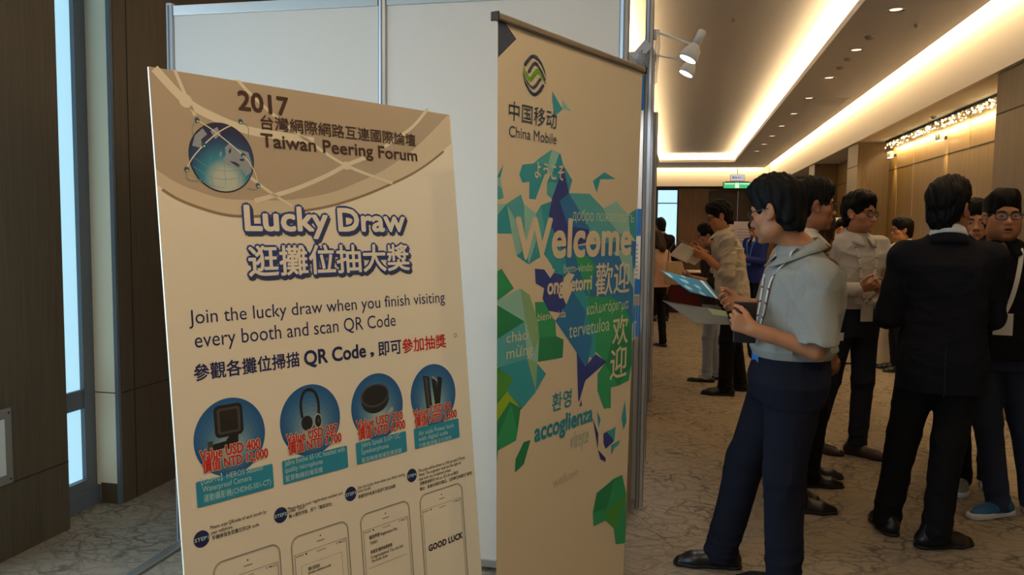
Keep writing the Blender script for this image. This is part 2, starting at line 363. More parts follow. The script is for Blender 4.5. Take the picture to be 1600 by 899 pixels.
def small_disc(x, y, r, label, cat, name, z=ZC):
    t = thing(name, label, cat, (x, y, z)); bm = bmesh.new(); add_lathe(bm, [(r, 0.0), (r, -0.012), (r*0.6, -0.03), (0.002, -0.034)], 20); obj('body', bm, mat('detector', rgb(150, 138, 126), 0.6), t)
small_disc(1.76, 8.475, 0.05, 'round smoke detector between the first two downlights', 'smoke detector', 'smoke_detector')
small_disc(1.755, 9.48, 0.045, 'small round ceiling detector after the second downlight', 'detector', 'ceiling_detector')
small_disc(1.76, 9.97, 0.04, 'small round detector just before the third downlight', 'detector', 'ceiling_detector')
small_disc(2.07, 8.06, 0.018, 'tiny sprinkler head right of the nearest downlight', 'sprinkler', 'sprinkler_head')
small_disc(0.47, 8.51, 0.018, 'tiny sprinkler head inside the raised ceiling tray', 'sprinkler', 'sprinkler_head', 3.63)
small_disc(2.85, 10.2, 0.03, 'tiny sprinkler in the low soffit above the bead lights', 'sprinkler', 'sprinkler_head', 2.85)
vt = thing('ceiling_vent', 'flat square access vent in the ceiling beside the downlights', 'vent', (2.05, 12.6, ZC))
obj('panel', box((-0.28, -0.35, -0.008), (0.28, 0.35, 0.0), 0.003), M_CEIL, vt)
bm = bmesh.new()
for k in range(8): add_box(bm, (-0.24, -0.3+k*0.08, -0.014), (0.24, -0.26+k*0.08, -0.0085))
obj('louvre', bm, M_CEIL, vt)

# signs over the far door
M_SIGNW = mat('sign_white', rgb(215, 215, 235), 0.4, emit=(0.85, 0.85, 1.0, 1), estr=0.45)
M_SIGNG = mat('sign_green', rgb(40, 165, 90), 0.4, emit=(0.05, 0.55, 0.22, 1), estr=0.6)
M_SIGNP = mat('sign_pale', rgb(215, 245, 225), 0.4, emit=(0.7, 1.0, 0.8, 1), estr=0.6)
M_SIGNB = mat('sign_blue_text', rgb(120, 120, 175), 0.5)
TY = Matrix(((1, 0, 0, 0), (0, 0, -1, 0), (0, 1, 0, 0), (0, 0, 0, 1)))      # xy drawing stood up to face -Y
sg = thing('notice_sign', 'small white lit sign hanging above the green exit sign', 'sign', (1.66, 25.15, 3.1))
obj('case', box((-0.21, -0.03, -0.10), (0.21, 0.03, 0.10), 0.01), M_ALU2, sg)
obj('face', box((-0.19, -0.034, -0.085), (0.19, -0.0305, 0.085)), M_SIGNW, sg)
bm = bmesh.new(); add_text(bm, '緊急出口', '國', -0.15, 0.15, -0.04, 0.075, 0.036, 0, 0.02, T=TY); obj('lettering', bm, M_SIGNB, sg)
obj('rod', box((-0.01, -0.01, 0.10), (0.01, 0.01, 0.33)), M_BLACK, sg)
sg = thing('exit_sign', 'wide green lit emergency exit sign above the far doorway', 'sign', (1.66, 25.2, 2.87))
obj('case', box((-0.41, -0.03, -0.10), (0.41, 0.03, 0.10), 0.01), M_BLACK, sg)
obj('face', box((-0.39, -0.036, -0.085), (0.39, -0.0305, 0.085)), M_SIGNG, sg)
bm = bmesh.new(); add_box(bm, (-0.06, -0.040, -0.08), (0.06, -0.0362, 0.08))
for s in (-1, 1): add_box(bm, (min(s*0.08, s*0.36), -0.040, 0.03), (max(s*0.08, s*0.36), -0.0362, 0.065))
obj('pictogram', bm, M_SIGNP, sg)
obj('bracket', box((-0.35, 0.0, 0.10), (0.35, 0.02, 0.12)), M_BLACK, sg)
# bead light rail along the soffit
M_BEAD = mat('warm_bead', rgb(255, 235, 190), 0.2, emit=(1.0, 0.80, 0.42, 1), estr=9.0)
M_GLASSBEAD = mat('clear_bead', rgb(250, 235, 205), 0.08, spec=0.9)
M_SPOTLENS = mat('spot_lens', rgb(255, 250, 235), 0.2, emit=(1.0, 0.92, 0.75, 1), estr=7.0)
rl = thing('bead_light_rail', 'long rail of sparkling warm glass beads under the soffit by the panelled wall', 'light', (2.97, 10.25, 2.85))
obj('rail', box((-0.02, -2.6, -0.035), (0.02, 2.6, -0.002), 0.003), M_BLACK, rl)
bm = bmesh.new(); bm2 = bmesh.new()
for k in range(180):
    y = -2.58+k*5.16/179
    for row in range(2):
        M = Matrix.Translation((rnd.uniform(-0.03, 0.03), y+rnd.uniform(-0.01, 0.01), -0.05-row*0.045+rnd.uniform(-0.012, 0.012)))
        bmesh.ops.create_icosphere(bm if rnd.random() < 0.33 else bm2, subdivisions=1, radius=rnd.uniform(0.009, 0.015), matrix=M)
o = obj('lit_bead', bm, M_BEAD, rl); o['kind'] = 'stuff'
o = obj('glass_bead', bm2, M_GLASSBEAD, rl); o['kind'] = 'stuff'
area('rail_light', (0, 0, -0.13), (0.45, 0, -1), 0.05, 5.1, 27.0, WARM, rl)
for y, lab in ((8.45, 'small wall spotlight nearest the first pilaster, under the bead rail'), (10.35, 'small wall spotlight midway along the bead rail'), (12.62, 'small wall spotlight at the far end of the bead rail')):
    t = thing('wall_spotlight', lab, 'light', (3.0, y, 2.62), 0, 'small spotlights under the bead rail')
    obj('bracket', box((-0.01, -0.02, -0.02), (0.046, 0.02, 0.02), 0.003), M_BLACK, t)
    for s in (-1, 1):
        bm = bmesh.new(); add_lathe(bm, [(0.03, -0.03), (0.036, 0.0), (0.036, 0.04), (0.02, 0.055)], 16, 0, Matrix.Translation((-0.03, s*0.055, 0))); obj('cup', bm, M_GLASSBEAD, t)
        bm = bmesh.new(); add_lathe(bm, [(0.002, -0.034), (0.028, -0.032), (0.028, -0.03)], 16, 0, Matrix.Translation((-0.03, s*0.055, 0))); obj('lens', bm, M_SPOTLENS, t)
    spot('lamp', (-0.03, 0, -0.05), (0.35, 0, -1), 10, WARM, 0.7, 0.5, 0.02, t)
POSTER_TEXT=[
('2017', 'H', 0.03, 'brown', 0.2292, 0.3781, -0.0743, 0.0478),
('台灣網際網路互連國際論壇', '國', 0.012, 'brown', 0.2894, 0.8406, -0.1196, 0.0363),
('Taiwan Peering Forum', 'H', 0.02, 'brown', 0.2874, 0.842, -0.166, 0.0351),
('Lucky Draw', 'H', 0.035, 'title', 0.2253, 0.7703, -0.3883, 0.0631),
('逛攤位抽大獎', '國', 0.02, 'title', 0.2256, 0.779, -0.5095, 0.0757),
('Join the lucky draw when you finish visiting', 'H', 0, 'navy', 0.0548, 0.9228, -0.6188, 0.0341),
('every booth and scan QR Code', 'H', 0, 'navy', 0.0659, 0.7083, -0.6776, 0.0372),
('參觀各攤位掃描', '國', 0.02, 'navy', 0.0581, 0.3585, -0.7588, 0.0381),
('QR Code', 'H', 0.03, 'navy', 0.375, 0.5857, -0.7583, 0.0381),
(',', 'H', 0.03, 'navy', 0.6038, 0.6159, -0.7552, 0.0357),
('即可', '國', 0.02, 'navy', 0.6347, 0.7237, -0.7639, 0.0424),
('參加抽獎', '國', 0.02, 'red', 0.7279, 0.9137, -0.7649, 0.041),
('Value USD 400', 'H', 0.012, 'price', 0.0582, 0.2214, -0.9535, 0.0225),
('價值 NTD 12,000', 'H', 0.012, 'price', 0.0628, 0.2422, -0.9814, 0.0208),
('Value USD 257', 'H', 0.012, 'price', 0.3006, 0.4659, -0.9587, 0.0221),
('價值 NTD 7,700', 'H', 0.012, 'price', 0.3039, 0.4765, -0.9858, 0.0217),
('Value USD 230', 'H', 0.012, 'price', 0.5328, 0.7081, -0.9627, 0.0217),
('價值 NTD 6,900', 'H', 0.012, 'price', 0.537, 0.7155, -0.9918, 0.0224),
('Value USD 84', 'H', 0.012, 'price', 0.7515, 0.9146, -0.9657, 0.0207),
('價值 NTD 2,500', 'H', 0.012, 'price', 0.7555, 0.9381, -0.9953, 0.0215),
('【GoPro】HERO5 Session', 'H', 0, 'pale', 0.0567, 0.2251, -1.011, 0.0136),
('Waterproof Camera', 'H', 0, 'pale', 0.0584, 0.1906, -1.0301, 0.0137),
('運動攝影機(CHDHS-501-CT)', 'H', 0, 'pale', 0.0602, 0.2458, -1.0538, 0.0137),
('Jabra Evolve 65 UC headset with', 'H', 0, 'pale', 0.2905, 0.4869, -1.0159, 0.0137),
('quality microphone', 'H', 0, 'pale', 0.2899, 0.4096, -1.0347, 0.0136),
('藍芽無線抗噪耳機', '國', 0, 'pale', 0.2896, 0.4076, -1.0582, 0.0149),
('Jabra Speak 510+ UC', 'H', 0, 'pale', 0.5447, 0.6934, -1.0178, 0.0144),
('Speakerphone', 'H', 0, 'pale', 0.5439, 0.6467, -1.0378, 0.0135),
('藍芽無線會議型擴音器', '國', 0, 'pale', 0.5437, 0.6956, -1.0624, 0.0135),
('Air scale Power bank', 'H', 0, 'pale', 0.7683, 0.9234, -1.0262, 0.0138),
('with digital scale', 'H', 0, 'pale', 0.7666, 0.8941, -1.0435, 0.0133),
('行動電源電子行李秤', '國', 0, 'pale', 0.7666, 0.9092, -1.0642, 0.0129),
('Please scan QRcode of each booth by', 'H', 0, 'dark', 0.0724, 0.2275, -1.1247, 0.0078),
('your cellphone.', 'H', 0, 'dark', 0.0725, 0.1319, -1.1376, 0.0078),
('手機掃描各個攤位的QR code', '國', 0, 'dark', 0.0749, 0.2036, -1.1525, 0.0094),
('Please key-in your registration number and', 'H', 0, 'dark', 0.2909, 0.4693, -1.1351, 0.0075),
('press "Send"', 'H', 0, 'dark', 0.2925, 0.3451, -1.1422, 0.0075),
('輸入報到序號，按下「確認送出」', '國', 0, 'dark', 0.2928, 0.4316, -1.157, 0.0091),
('Join the lucky draw when you finish visiting', 'H', 0, 'dark', 0.5233, 0.7028, -1.1344, 0.0077),
('every booth.', 'H', 0, 'dark', 0.5222, 0.5715, -1.1445, 0.0077),
('參觀完所有展示區即可參加抽獎', '國', 0, 'dark', 0.5234, 0.6633, -1.1619, 0.0092),
('The prize will be drawn at 5:00 pm and 5:30 pm.', 'H', 0, 'dark', 0.7576, 0.9664, -1.1383, 0.0082),
('Note: The organizer reserves the right to', 'H', 0, 'dark', 0.7593, 0.9442, -1.1513, 0.0083),
('deal with any unclaimed prizes.', 'H', 0, 'dark', 0.758, 0.897, -1.1646, 0.0083),
('活動獎項將於5:00 pm 及5:30 pm抽出', '國', 0, 'dark', 0.7596, 0.928, -1.18, 0.0095),
('備註：現場未領取的贈品，主辦單位有權自行處理。', '國', 0, 'dark', 0.7587, 0.9942, -1.1964, 0.0095),
('GOOD LUCK', 'H', 0.02, 'dark', 0.7788, 0.9287, -1.39, 0.0164),
('報到序號 Registration No.:', 'H', 0.005, 'dark', 0.5524, 0.6606, -1.2879, 0.0078),
('Y00001', 'H', 0, 'dark', 0.5532, 0.5811, -1.3045, 0.008),
('恭喜您!獲得抽獎資格', '國', 0.005, 'dark', 0.5533, 0.6356, -1.3311, 0.0092),
('Congratulations! You can join', 'H', 0, 'dark', 0.553, 0.6771, -1.345, 0.008),
('the lucky draw', 'H', 0, 'dark', 0.5556, 0.6153, -1.3564, 0.0081),
('資料已成功送出', '國', 0.005, 'dark', 0.3409, 0.3777, -1.3124, 0.0086),
('Information is submitted successfully.', 'H', 0, 'dark', 0.3401, 0.4142, -1.3212, 0.0061)]
BANNER_TEXT=[
('中国移动', '国', 0.005, 'slate', 0.0564, 0.2961, -0.2543, 0.0494),
('China Mobile', 'H', 0.0, 'slate', 0.0594, 0.2985, -0.2979, 0.029),
('ようこそ', '国', 0.02, 'cream', 0.1901, 0.3454, -0.4038, 0.0463),
('добро пожаловат', 'п', 0, 'sage', 0.4016, 0.7828, -0.5216, 0.0267),
('Welcome', 'H', 0.03, 'cream', 0.1051, 0.7962, -0.6313, 0.1123),
('bem-vindo', 'h', -0.005, 'sage', 0.3614, 0.5344, -0.6815, 0.0263),
('ong', 'x', 0.03, 'cream', 0.274, 0.3638, -0.7424, 0.0307),
('etorri', 'x', 0.03, 'cream', 0.4066, 0.5329, -0.7399, 0.0295),
('歡迎', '国', 0.01, 'cream', 0.5588, 0.796, -0.7661, 0.1021),
('bienvenida', 'h', 0, 'cream', 0.225, 0.3801, -0.819, 0.0243),
('καλωσόρισμα', 'x', 0.005, 'sage', 0.5077, 0.794, -0.8234, 0.0223),
('tervetuloa', 'x', -0.015, 'sage', 0.4032, 0.663, -0.8881, 0.0312),
('欢', '国', 0.01, 'cream', 0.6871, 0.7977, -0.9457, 0.0976),
('迎', '国', 0.01, 'cream', 0.6789, 0.798, -1.0633, 0.105),
('chào', 'h', 0, 'cream', 0.0722, 0.1772, -0.8669, 0.0289),
('mừng', 'x', 0, 'cream', 0.0741, 0.2047, -0.9129, 0.0207),
('환영', '国', 0.01, 'aqua', 0.318, 0.4298, -1.1081, 0.0544),
('accoglienza', 'x', 0.03, 'aqua', 0.2271, 0.5682, -1.1809, 0.0353),
('vítejte', 'x', 0.0, 'faint', 0.4304, 0.5476, -1.249, 0.0363),
('welkom', 'x', 0.0, 'ghost', 0.3348, 0.4873, -1.3503, 0.0206)]
BANNER_POLYS=[
('slate', [(-0.0036, -0.0008), (0.0226, 0.0036), (0.0846, -0.0347), (-0.0017, -0.0982)]),
('teal', [(0.2696, -0.1475), (0.3295, -0.1919), (0.2852, -0.2186), (0.2702, -0.1724)]),
('mint', [(0.323, -0.1645), (0.3783, -0.1923), (0.3259, -0.1904)]),
('teal', [(0.1144, -0.3986), (0.1281, -0.3697), (0.1827, -0.3621), (0.2129, -0.3445), (0.2756, -0.3153), (0.3242, -0.3239), (0.3428, -0.3566), (0.3965, -0.3973), (0.3784, -0.4372), (0.287, -0.4598), (0.2558, -0.4471), (0.2554, -0.4125), (0.277, -0.3829), (0.2434, -0.3889), (0.198, -0.4638), (0.1658, -0.4634), (0.1649, -0.4146), (0.1317, -0.419)]),
('teal2', [(0.1827, -0.3621), (0.2129, -0.3445), (0.2756, -0.3153), (0.2599, -0.3604)]),
('mint', [(0.2756, -0.3153), (0.3167, -0.3237), (0.2829, -0.3826), (0.2527, -0.3884), (0.2599, -0.3604)]),
('teal2', [(0.2554, -0.4125), (0.314, -0.4095), (0.287, -0.4598), (0.2558, -0.4471)]),
('teal', [(0.0052, -0.4825), (0.0573, -0.4809), (0.1247, -0.4525), (0.141, -0.4783), (0.2034, -0.5035), (0.2268, -0.4795), (0.2837, -0.4659), (0.2969, -0.5055), (0.3477, -0.6048), (0.2958, -0.6223), (0.3019, -0.6667), (0.2976, -0.6548), (0.252, -0.6235), (0.1726, -0.6502), (0.1114, -0.6244), (0.086, -0.562), (0.0083, -0.5621)]),
('mint', [(0.0052, -0.4825), (0.0573, -0.4817), (0.0063, -0.5114)]),
('teal2', [(0.0573, -0.4817), (0.1247, -0.4525), (0.141, -0.4783), (0.1518, -0.5658), (0.086, -0.562)]),
('mint', [(0.0606, -0.4845), (0.086, -0.562), (0.1114, -0.6244), (0.1372, -0.6116), (0.1105, -0.5319)]),
('mint', [(0.141, -0.4783), (0.2034, -0.5035), (0.2266, -0.5462), (0.1726, -0.6502), (0.1526, -0.585)]),
('teal2', [(0.2034, -0.5035), (0.2268, -0.4795), (0.248, -0.546), (0.2094, -0.6246)]),
('teal', [(0.0022, -0.4054), (0.0393, -0.376), (0.0266, -0.4112), (0.0025, -0.4125)]),
('teal2', [(0.0025, -0.4125), (0.0266, -0.4112), (0.0442, -0.4649), (0.0229, -0.4711), (0.0047, -0.4681)]),
('mint', [(0.0025, -0.4125), (0.0266, -0.4112), (0.0371, -0.4415), (0.0033, -0.4322)]),
('teal', [(0.5198, -0.3935), (0.5939, -0.361), (0.6715, -0.379), (0.5688, -0.3848), (0.5473, -0.4301)]),
('teal2', [(0.3784, -0.438), (0.5029, -0.435), (0.5977, -0.4795), (0.6481, -0.5434), (0.7642, -0.5519), (0.7888, -0.6083), (0.5892, -0.6147), (0.4447, -0.5025)]),
('teal2', [(0.5797, -0.4778), (0.7901, -0.5612), (0.7779, -0.5987), (0.6328, -0.5883)]),
('mint', [(0.5933, -0.4797), (0.6808, -0.4525), (0.7697, -0.4959), (0.7901, -0.5612), (0.7158, -0.5613), (0.6468, -0.5254)]),
('teal', [(0.7697, -0.4959), (0.833, -0.4733), (0.8406, -0.5898), (0.7901, -0.5612)]),
('blue', [(0.3401, -0.6047), (0.797, -0.5848), (0.8406, -0.5898), (0.8465, -0.6854), (0.2982, -0.6666), (0.2958, -0.6223)]),
('navy', [(0.3429, -0.3586), (0.3784, -0.438), (0.3261, -0.4645), (0.3789, -0.5389), (0.5058, -0.5443), (0.5172, -0.5875), (0.3866, -0.6033), (0.3324, -0.6046), (0.2839, -0.5378), (0.2697, -0.5061), (0.2867, -0.4538), (0.3139, -0.4087)]),
('blue', [(0.3784, -0.438), (0.3261, -0.4645), (0.3789, -0.5389), (0.5146, -0.5486), (0.444, -0.4899)]),
('teal', [(0.2917, -0.5457), (0.3401, -0.6047), (0.4388, -0.6714), (0.3057, -0.6668), (0.2556, -0.6235)]),
('green', [(0.3848, -0.6407), (0.4524, -0.6254), (0.5221, -0.6616), (0.4636, -0.6722), (0.3905, -0.6697)]),
('mint', [(0.6728, -0.6251), (0.7888, -0.6083), (0.8308, -0.6848), (0.7447, -0.6819)]),
('blue', [(0.2791, -0.6279), (0.8218, -0.6395), (0.8344, -0.8098), (0.6548, -0.7741), (0.5182, -0.7655), (0.4219, -0.7433), (0.3839, -0.7836), (0.3488, -0.6867), (0.3054, -0.6824), (0.3114, -0.6697)]),
('teal', [(0.2791, -0.6279), (0.3651, -0.6297), (0.388, -0.683), (0.3488, -0.6867), (0.3054, -0.6824), (0.3114, -0.6697)]),
('green', [(0.4254, -0.631), (0.5095, -0.6328), (0.5556, -0.6672), (0.5182, -0.7655), (0.4826, -0.714)]),
('mint', [(0.7168, -0.6372), (0.8114, -0.6392), (0.8299, -0.7547), (0.7582, -0.6914)]),
('navy', [(0.204, -0.6635), (0.2536, -0.6677), (0.2873, -0.6945), (0.3053, -0.6798), (0.3567, -0.6881), (0.3521, -0.7445), (0.3839, -0.7836), (0.3855, -0.8103), (0.2784, -0.7914), (0.2488, -0.7535), (0.2564, -0.7235), (0.2105, -0.7061)]),
('cream', [(0.388, -0.6819), (0.4269, -0.6899), (0.4047, -0.7103), (0.4117, -0.7427), (0.3837, -0.7798), (0.3595, -0.737), (0.3641, -0.6978)]),
('green', [(0.4965, -0.7641), (0.6667, -0.7748), (0.8283, -0.8155), (0.8393, -1.0317), (0.8213, -1.0849), (0.7452, -1.0916), (0.6896, -1.089), (0.6949, -1.1616), (0.6466, -1.1559), (0.5976, -1.0862), (0.5936, -1.0277), (0.647, -0.9943), (0.5748, -0.9507), (0.5233, -0.8437)]),
('green2', [(0.6891, -0.9171), (0.8262, -0.8703), (0.8393, -1.0317), (0.7452, -1.0916), (0.6478, -1.0061)]),
('blue', [(0.6787, -0.7756), (0.8339, -0.8037), (0.8378, -0.8836), (0.768, -0.8172)]),
('teal', [(0.3837, -0.7798), (0.4219, -0.7433), (0.4844, -0.7414), (0.5189, -0.7766), (0.5233, -0.8437), (0.5697, -0.8761), (0.577, -0.9509), (0.5593, -0.9716), (0.4545, -0.9391), (0.3228, -0.8262)]),
('blue', [(0.3837, -0.7798), (0.4219, -0.7433), (0.5051, -0.8144), (0.4824, -0.8788), (0.5488, -0.8967), (0.5145, -1.0446), (0.4545, -0.9391), (0.3228, -0.8262)]),
('navy', [(0.4545, -0.9391), (0.5112, -0.9935), (0.5753, -0.9593), (0.6529, -0.9951), (0.5141, -1.0389), (0.4804, -1.1009), (0.4739, -1.0998)]),
('green', [(0.2088, -0.761), (0.2585, -0.7644), (0.2881, -0.7973), (0.3228, -0.8262), (0.3302, -0.8741), (0.3731, -0.8892), (0.3713, -0.9451), (0.2328, -0.9405), (0.2209, -0.8273)]),
('green2', [(0.2365, -0.8695), (0.3302, -0.8741), (0.3731, -0.8892), (0.3713, -0.9451), (0.2328, -0.9405)]),
('green', [(0.0123, -0.6638), (0.0416, -0.6579), (0.1018, -0.7151), (0.0155, -0.7449)]),
('mint', [(0.0155, -0.7449), (0.1334, -0.7168), (0.1814, -0.7393), (0.2267, -0.8177), (0.2365, -0.8695), (0.2328, -0.9405), (0.2085, -0.9373), (0.1772, -0.9257), (0.0369, -0.9341), (0.0225, -0.9274)]),
('mint2', [(0.1334, -0.7168), (0.1814, -0.7393), (0.2267, -0.8177), (0.2365, -0.8695), (0.2115, -0.9073), (0.1632, -0.8122)]),
('green2', [(0.0159, -0.7571), (0.159, -0.8143), (0.0196, -0.8513)]),
('teal2', [(0.0196, -0.8513), (0.159, -0.8143), (0.1772, -0.9257), (0.0369, -0.9341), (0.0225, -0.9274)]),
('green2', [(0.0227, -0.9322), (0.1772, -0.9257), (0.2195, -0.9796), (0.2247, -1.0316), (0.1535, -1.0697), (0.0272, -1.047)]),
('teal', [(0.0447, -0.9328), (0.1772, -0.9257), (0.2105, -0.9783), (0.2247, -1.0316), (0.1577, -1.0659), (0.0798, -1.0056)]),
('green3', [(0.0235, -0.9513), (0.0449, -0.9376), (0.1113, -0.9738), (0.0798, -1.0056), (0.0262, -1.0233)]),
('mint2', [(0.1772, -0.9257), (0.2292, -0.94), (0.2263, -1.0267)]),
('teal', [(0.2295, -0.9452), (0.2791, -0.9829), (0.2264, -1.0293)]),
('lime', [(0.0289, -1.0327), (0.0816, -1.0053), (0.1504, -1.0651), (0.0973, -1.0889), (0.0309, -1.0834)]),
('green2', [(0.0309, -1.0834), (0.0952, -1.0369), (0.1504, -1.0651), (0.1391, -1.1268), (0.1315, -1.1568), (0.0459, -1.1663), (0.0354, -1.2003)]),
('green', [(0.0328, -1.1344), (0.1017, -1.0454), (0.1365, -1.1263), (0.1315, -1.1568), (0.0459, -1.1663)]),
('green2', [(0.1706, -1.1697), (0.2063, -1.1711), (0.1737, -1.2368), (0.1293, -1.2512), (0.1314, -1.2117)]),
('navy', [(0.5712, -1.1747), (0.6129, -1.2353), (0.613, -1.2882)]),
('navy', [(0.6132, -1.2908), (0.669, -1.332), (0.67, -1.3457), (0.6332, -1.3282)]),
('teal', [(0.5987, -1.1537), (0.6254, -1.1893), (0.6117, -1.2174)]),
('navy', [(0.6484, -1.2425), (0.6894, -1.2393), (0.7258, -1.2857), (0.6667, -1.3), (0.6506, -1.2742)]),
('teal', [(0.6716, -1.2428), (0.735, -1.2357), (0.7293, -1.2838)]),
('teal', [(0.7089, -1.3321), (0.7062, -1.2952), (0.7712, -1.2908), (0.7591, -1.3067), (0.7313, -1.3097)]),
('teal', [(0.7969, -1.1527), (0.8149, -1.2347), (0.7936, -1.2584), (0.7767, -1.2135)]),
('green', [(0.6148, -1.442), (0.7396, -1.4219), (0.7968, -1.4241), (0.8341, -1.5027), (0.8489, -1.6891), (0.7676, -1.6706), (0.7476, -1.6052), (0.6851, -1.5586), (0.6016, -1.5543), (0.5931, -1.5045)]),
('green2', [(0.6148, -1.442), (0.7396, -1.4219), (0.6914, -1.5192), (0.5931, -1.5045)]),
('green3', [(0.6914, -1.5192), (0.8228, -1.5092), (0.7717, -1.5984), (0.7476, -1.6052), (0.6851, -1.5586)]),
('navy', [(0.4807, -1.1198), (0.4921, -1.0983), (0.4982, -1.1187)])]
HEADER_ARC=[(-0.0075, -0.2752), (0.0384, -0.3055), (0.0916, -0.3268), (0.1621, -0.3453), (0.2222, -0.3496), (0.3019, -0.3459), (0.4047, -0.3311), (0.4965, -0.3149), (0.5952, -0.2881), (0.7012, -0.2512), (0.8152, -0.2058), (0.9137, -0.1534), (1.0018, -0.0957)]
HEADER_INNER=[(-0.0063, -0.2398), (0.041, -0.2694), (0.0943, -0.29), (0.165, -0.3075), (0.2645, -0.3089), (0.3722, -0.3038), (0.4995, -0.2801), (0.5988, -0.2457), (0.7056, -0.2016), (0.8218, -0.1345), (0.9224, -0.0604), (1.0055, 0.0082)]
HEADER_CURVES=[(0.022, [(0.0139, -0.0022), (0.0861, -0.0706), (0.1655, -0.105), (0.255, -0.127), (0.3521, -0.132), (0.4563, -0.1373)]), (0.009, [(0.064, 0.0024), (0.0841, -0.0509), (0.108, -0.1047)]), (0.009, [(0.2323, 0.0022), (0.2627, -0.0267), (0.3393, -0.0821), (0.4382, -0.1389), (0.5635, -0.1986), (0.7342, -0.2414)]), (0.012, [(0.2564, -0.3113), (0.3743, -0.2778), (0.4847, -0.2346), (0.5637, -0.1971), (0.6356, -0.1696)]), (0.008, [(0.2456, -0.2481), (0.3065, -0.288), (0.3707, -0.3223)]), (0.01, [(0.7119, -0.131), (0.8285, -0.0612), (0.9049, 0.0078)])]
PRIZE_DISCS=[(0.1425, -0.9077, 0.0931), (0.3823, -0.9118, 0.0968), (0.617, -0.9091, 0.0998), (0.8449, -0.9091, 0.1018)]
GLOBE=(0.1732, -0.2025, 0.0869)
BADGES=[(0.0483, -1.1343, 0.0194), (0.2687, -1.1387, 0.0202), (0.4978, -1.1432, 0.0202), (0.7307, -1.1484, 0.0217)]
CAPTIONS=[(0.0432, -1.0574, 0.2542, -0.9967), (0.2825, -1.0625, 0.4952, -0.9998), (0.5261, -1.0661, 0.7179, -1.0032), (0.7501, -1.0709, 0.9462, -1.006)]
PHONES=[(0.072, 0.2516, -1.2034), (0.2931, 0.4822, -1.2073), (0.5243, 0.7124, -1.2117), (0.755, 0.9472, -1.2219)]
LOGO=[
('slate', [(0.122, -0.0972), (0.1235, -0.0904), (0.1426, -0.0738), (0.1548, -0.0647), (0.1692, -0.0604), (0.1866, -0.0615), (0.2101, -0.0763), (0.2276, -0.0949), (0.2339, -0.1138), (0.2246, -0.1008), (0.2072, -0.0832), (0.1871, -0.0731), (0.1696, -0.0698), (0.1596, -0.0736), (0.1373, -0.0939), (0.1332, -0.0999), (0.1252, -0.1002)]),
('slate', [(0.1401, -0.1134), (0.1441, -0.1061), (0.1621, -0.0862), (0.1745, -0.0788), (0.1875, -0.0801), (0.2146, -0.1006), (0.2336, -0.1211), (0.2291, -0.1236), (0.2118, -0.11), (0.19, -0.0911), (0.1769, -0.088), (0.1671, -0.096), (0.1527, -0.1135), (0.1446, -0.1162)]),
('leaf', [(0.1171, -0.0998), (0.1287, -0.1093), (0.145, -0.1242), (0.1545, -0.1255), (0.1788, -0.1011), (0.1902, -0.096), (0.1995, -0.1002), (0.2348, -0.1307), (0.2316, -0.1326), (0.2027, -0.1111), (0.1934, -0.1083), (0.1871, -0.1122), (0.1644, -0.1338), (0.1551, -0.1377), (0.1442, -0.1348), (0.1259, -0.1167)]),
('slate', [(0.1158, -0.1114), (0.1361, -0.1343), (0.1555, -0.1472), (0.1683, -0.1485), (0.1795, -0.1411), (0.2024, -0.1187), (0.2118, -0.1233), (0.1845, -0.15), (0.1738, -0.1565), (0.1623, -0.1554), (0.1429, -0.1462), (0.1233, -0.1269)]),
('slate', [(0.115, -0.1202), (0.1301, -0.1387), (0.1529, -0.1581), (0.1691, -0.1654), (0.1819, -0.1643), (0.1957, -0.1548), (0.2164, -0.1345), (0.2278, -0.1375), (0.211, -0.1587), (0.192, -0.1704), (0.176, -0.1751), (0.1567, -0.1707), (0.1306, -0.1498)])]
# ---------------------------------------------------------------- shell-scheme booth walls
M_LAM = mat('laminate_white', rgb(196, 184, 168), 0.45, noise=0.02, nscale=30)
M_PAPER = mat('paper_white', rgb(236, 228, 214), 0.75)
M_BLUEP = mat('print_blue', rgb(20, 110, 190), 0.5)
M_GREYTXT = mat('print_grey', rgb(150, 155, 165), 0.6)
M_POST = mat('post_silver', rgb(186, 192, 198), 0.4, 0.35)
M_DARKSTRIP = mat('post_slot', rgb(112, 108, 104), 0.6)
def booth_wall(label, xs, y, h=2.5, hp=None):
    hp = hp or h
    t = thing('booth_partition', label, 'partition', (xs[-1], y, 0), 0, 'white booth partitions')
    for a, b in zip(xs, xs[1:]):
        obj('panel', box((a-xs[-1]+0.02, -0.004, 0.05), (b-xs[-1]-0.02, 0.004, h-0.05)), M_LAM, t)
        obj('rail', box((a-xs[-1]+0.02, -0.012, 0.02), (b-xs[-1]-0.02, 0.012, 0.055), 0.002), M_ALU2, t)
        obj('rail', box((a-xs[-1]+0.02, -0.012, h-0.055), (b-xs[-1]-0.02, 0.012, h-0.01), 0.002), M_ALU2, t)
    for x in xs:
        bm = bmesh.new(); add_tube(bm, [(x-xs[-1], 0, 0.0), (x-xs[-1], 0, hp)], 0.019, 8, 0)
        for k in range(4):
            a = PI/4+k*PI/2
            add_box(bm, (-0.0028, -0.003, 0.01), (0.0028, 0.003, hp-0.01), 1, 0, Matrix.Translation((x-xs[-1]+0.0185*math.cos(a-PI/4), 0.0185*math.sin(a-PI/4), 0)) @ Matrix.Rotation(a-PI/4+PI/2, 4, 'Z'))
        obj('post', bm, [M_POST, M_DARKSTRIP], t)
    return t
booth_wall('large white booth partition with metal posts directly behind the lucky draw board', [-2.29, -1.27, -0.24], 3.32)
b2 = booth_wall('white booth partition with a blue headed poster, first beyond the roll-up banner', [-2.2, -1.18, -0.178], 4.27, 2.36, 2.95)
b3 = booth_wall('white booth partition, second beyond the roll-up banner, carrying the farther spotlight', [-2.2, -1.2, -0.20], 5.19, 2.15, 2.63)
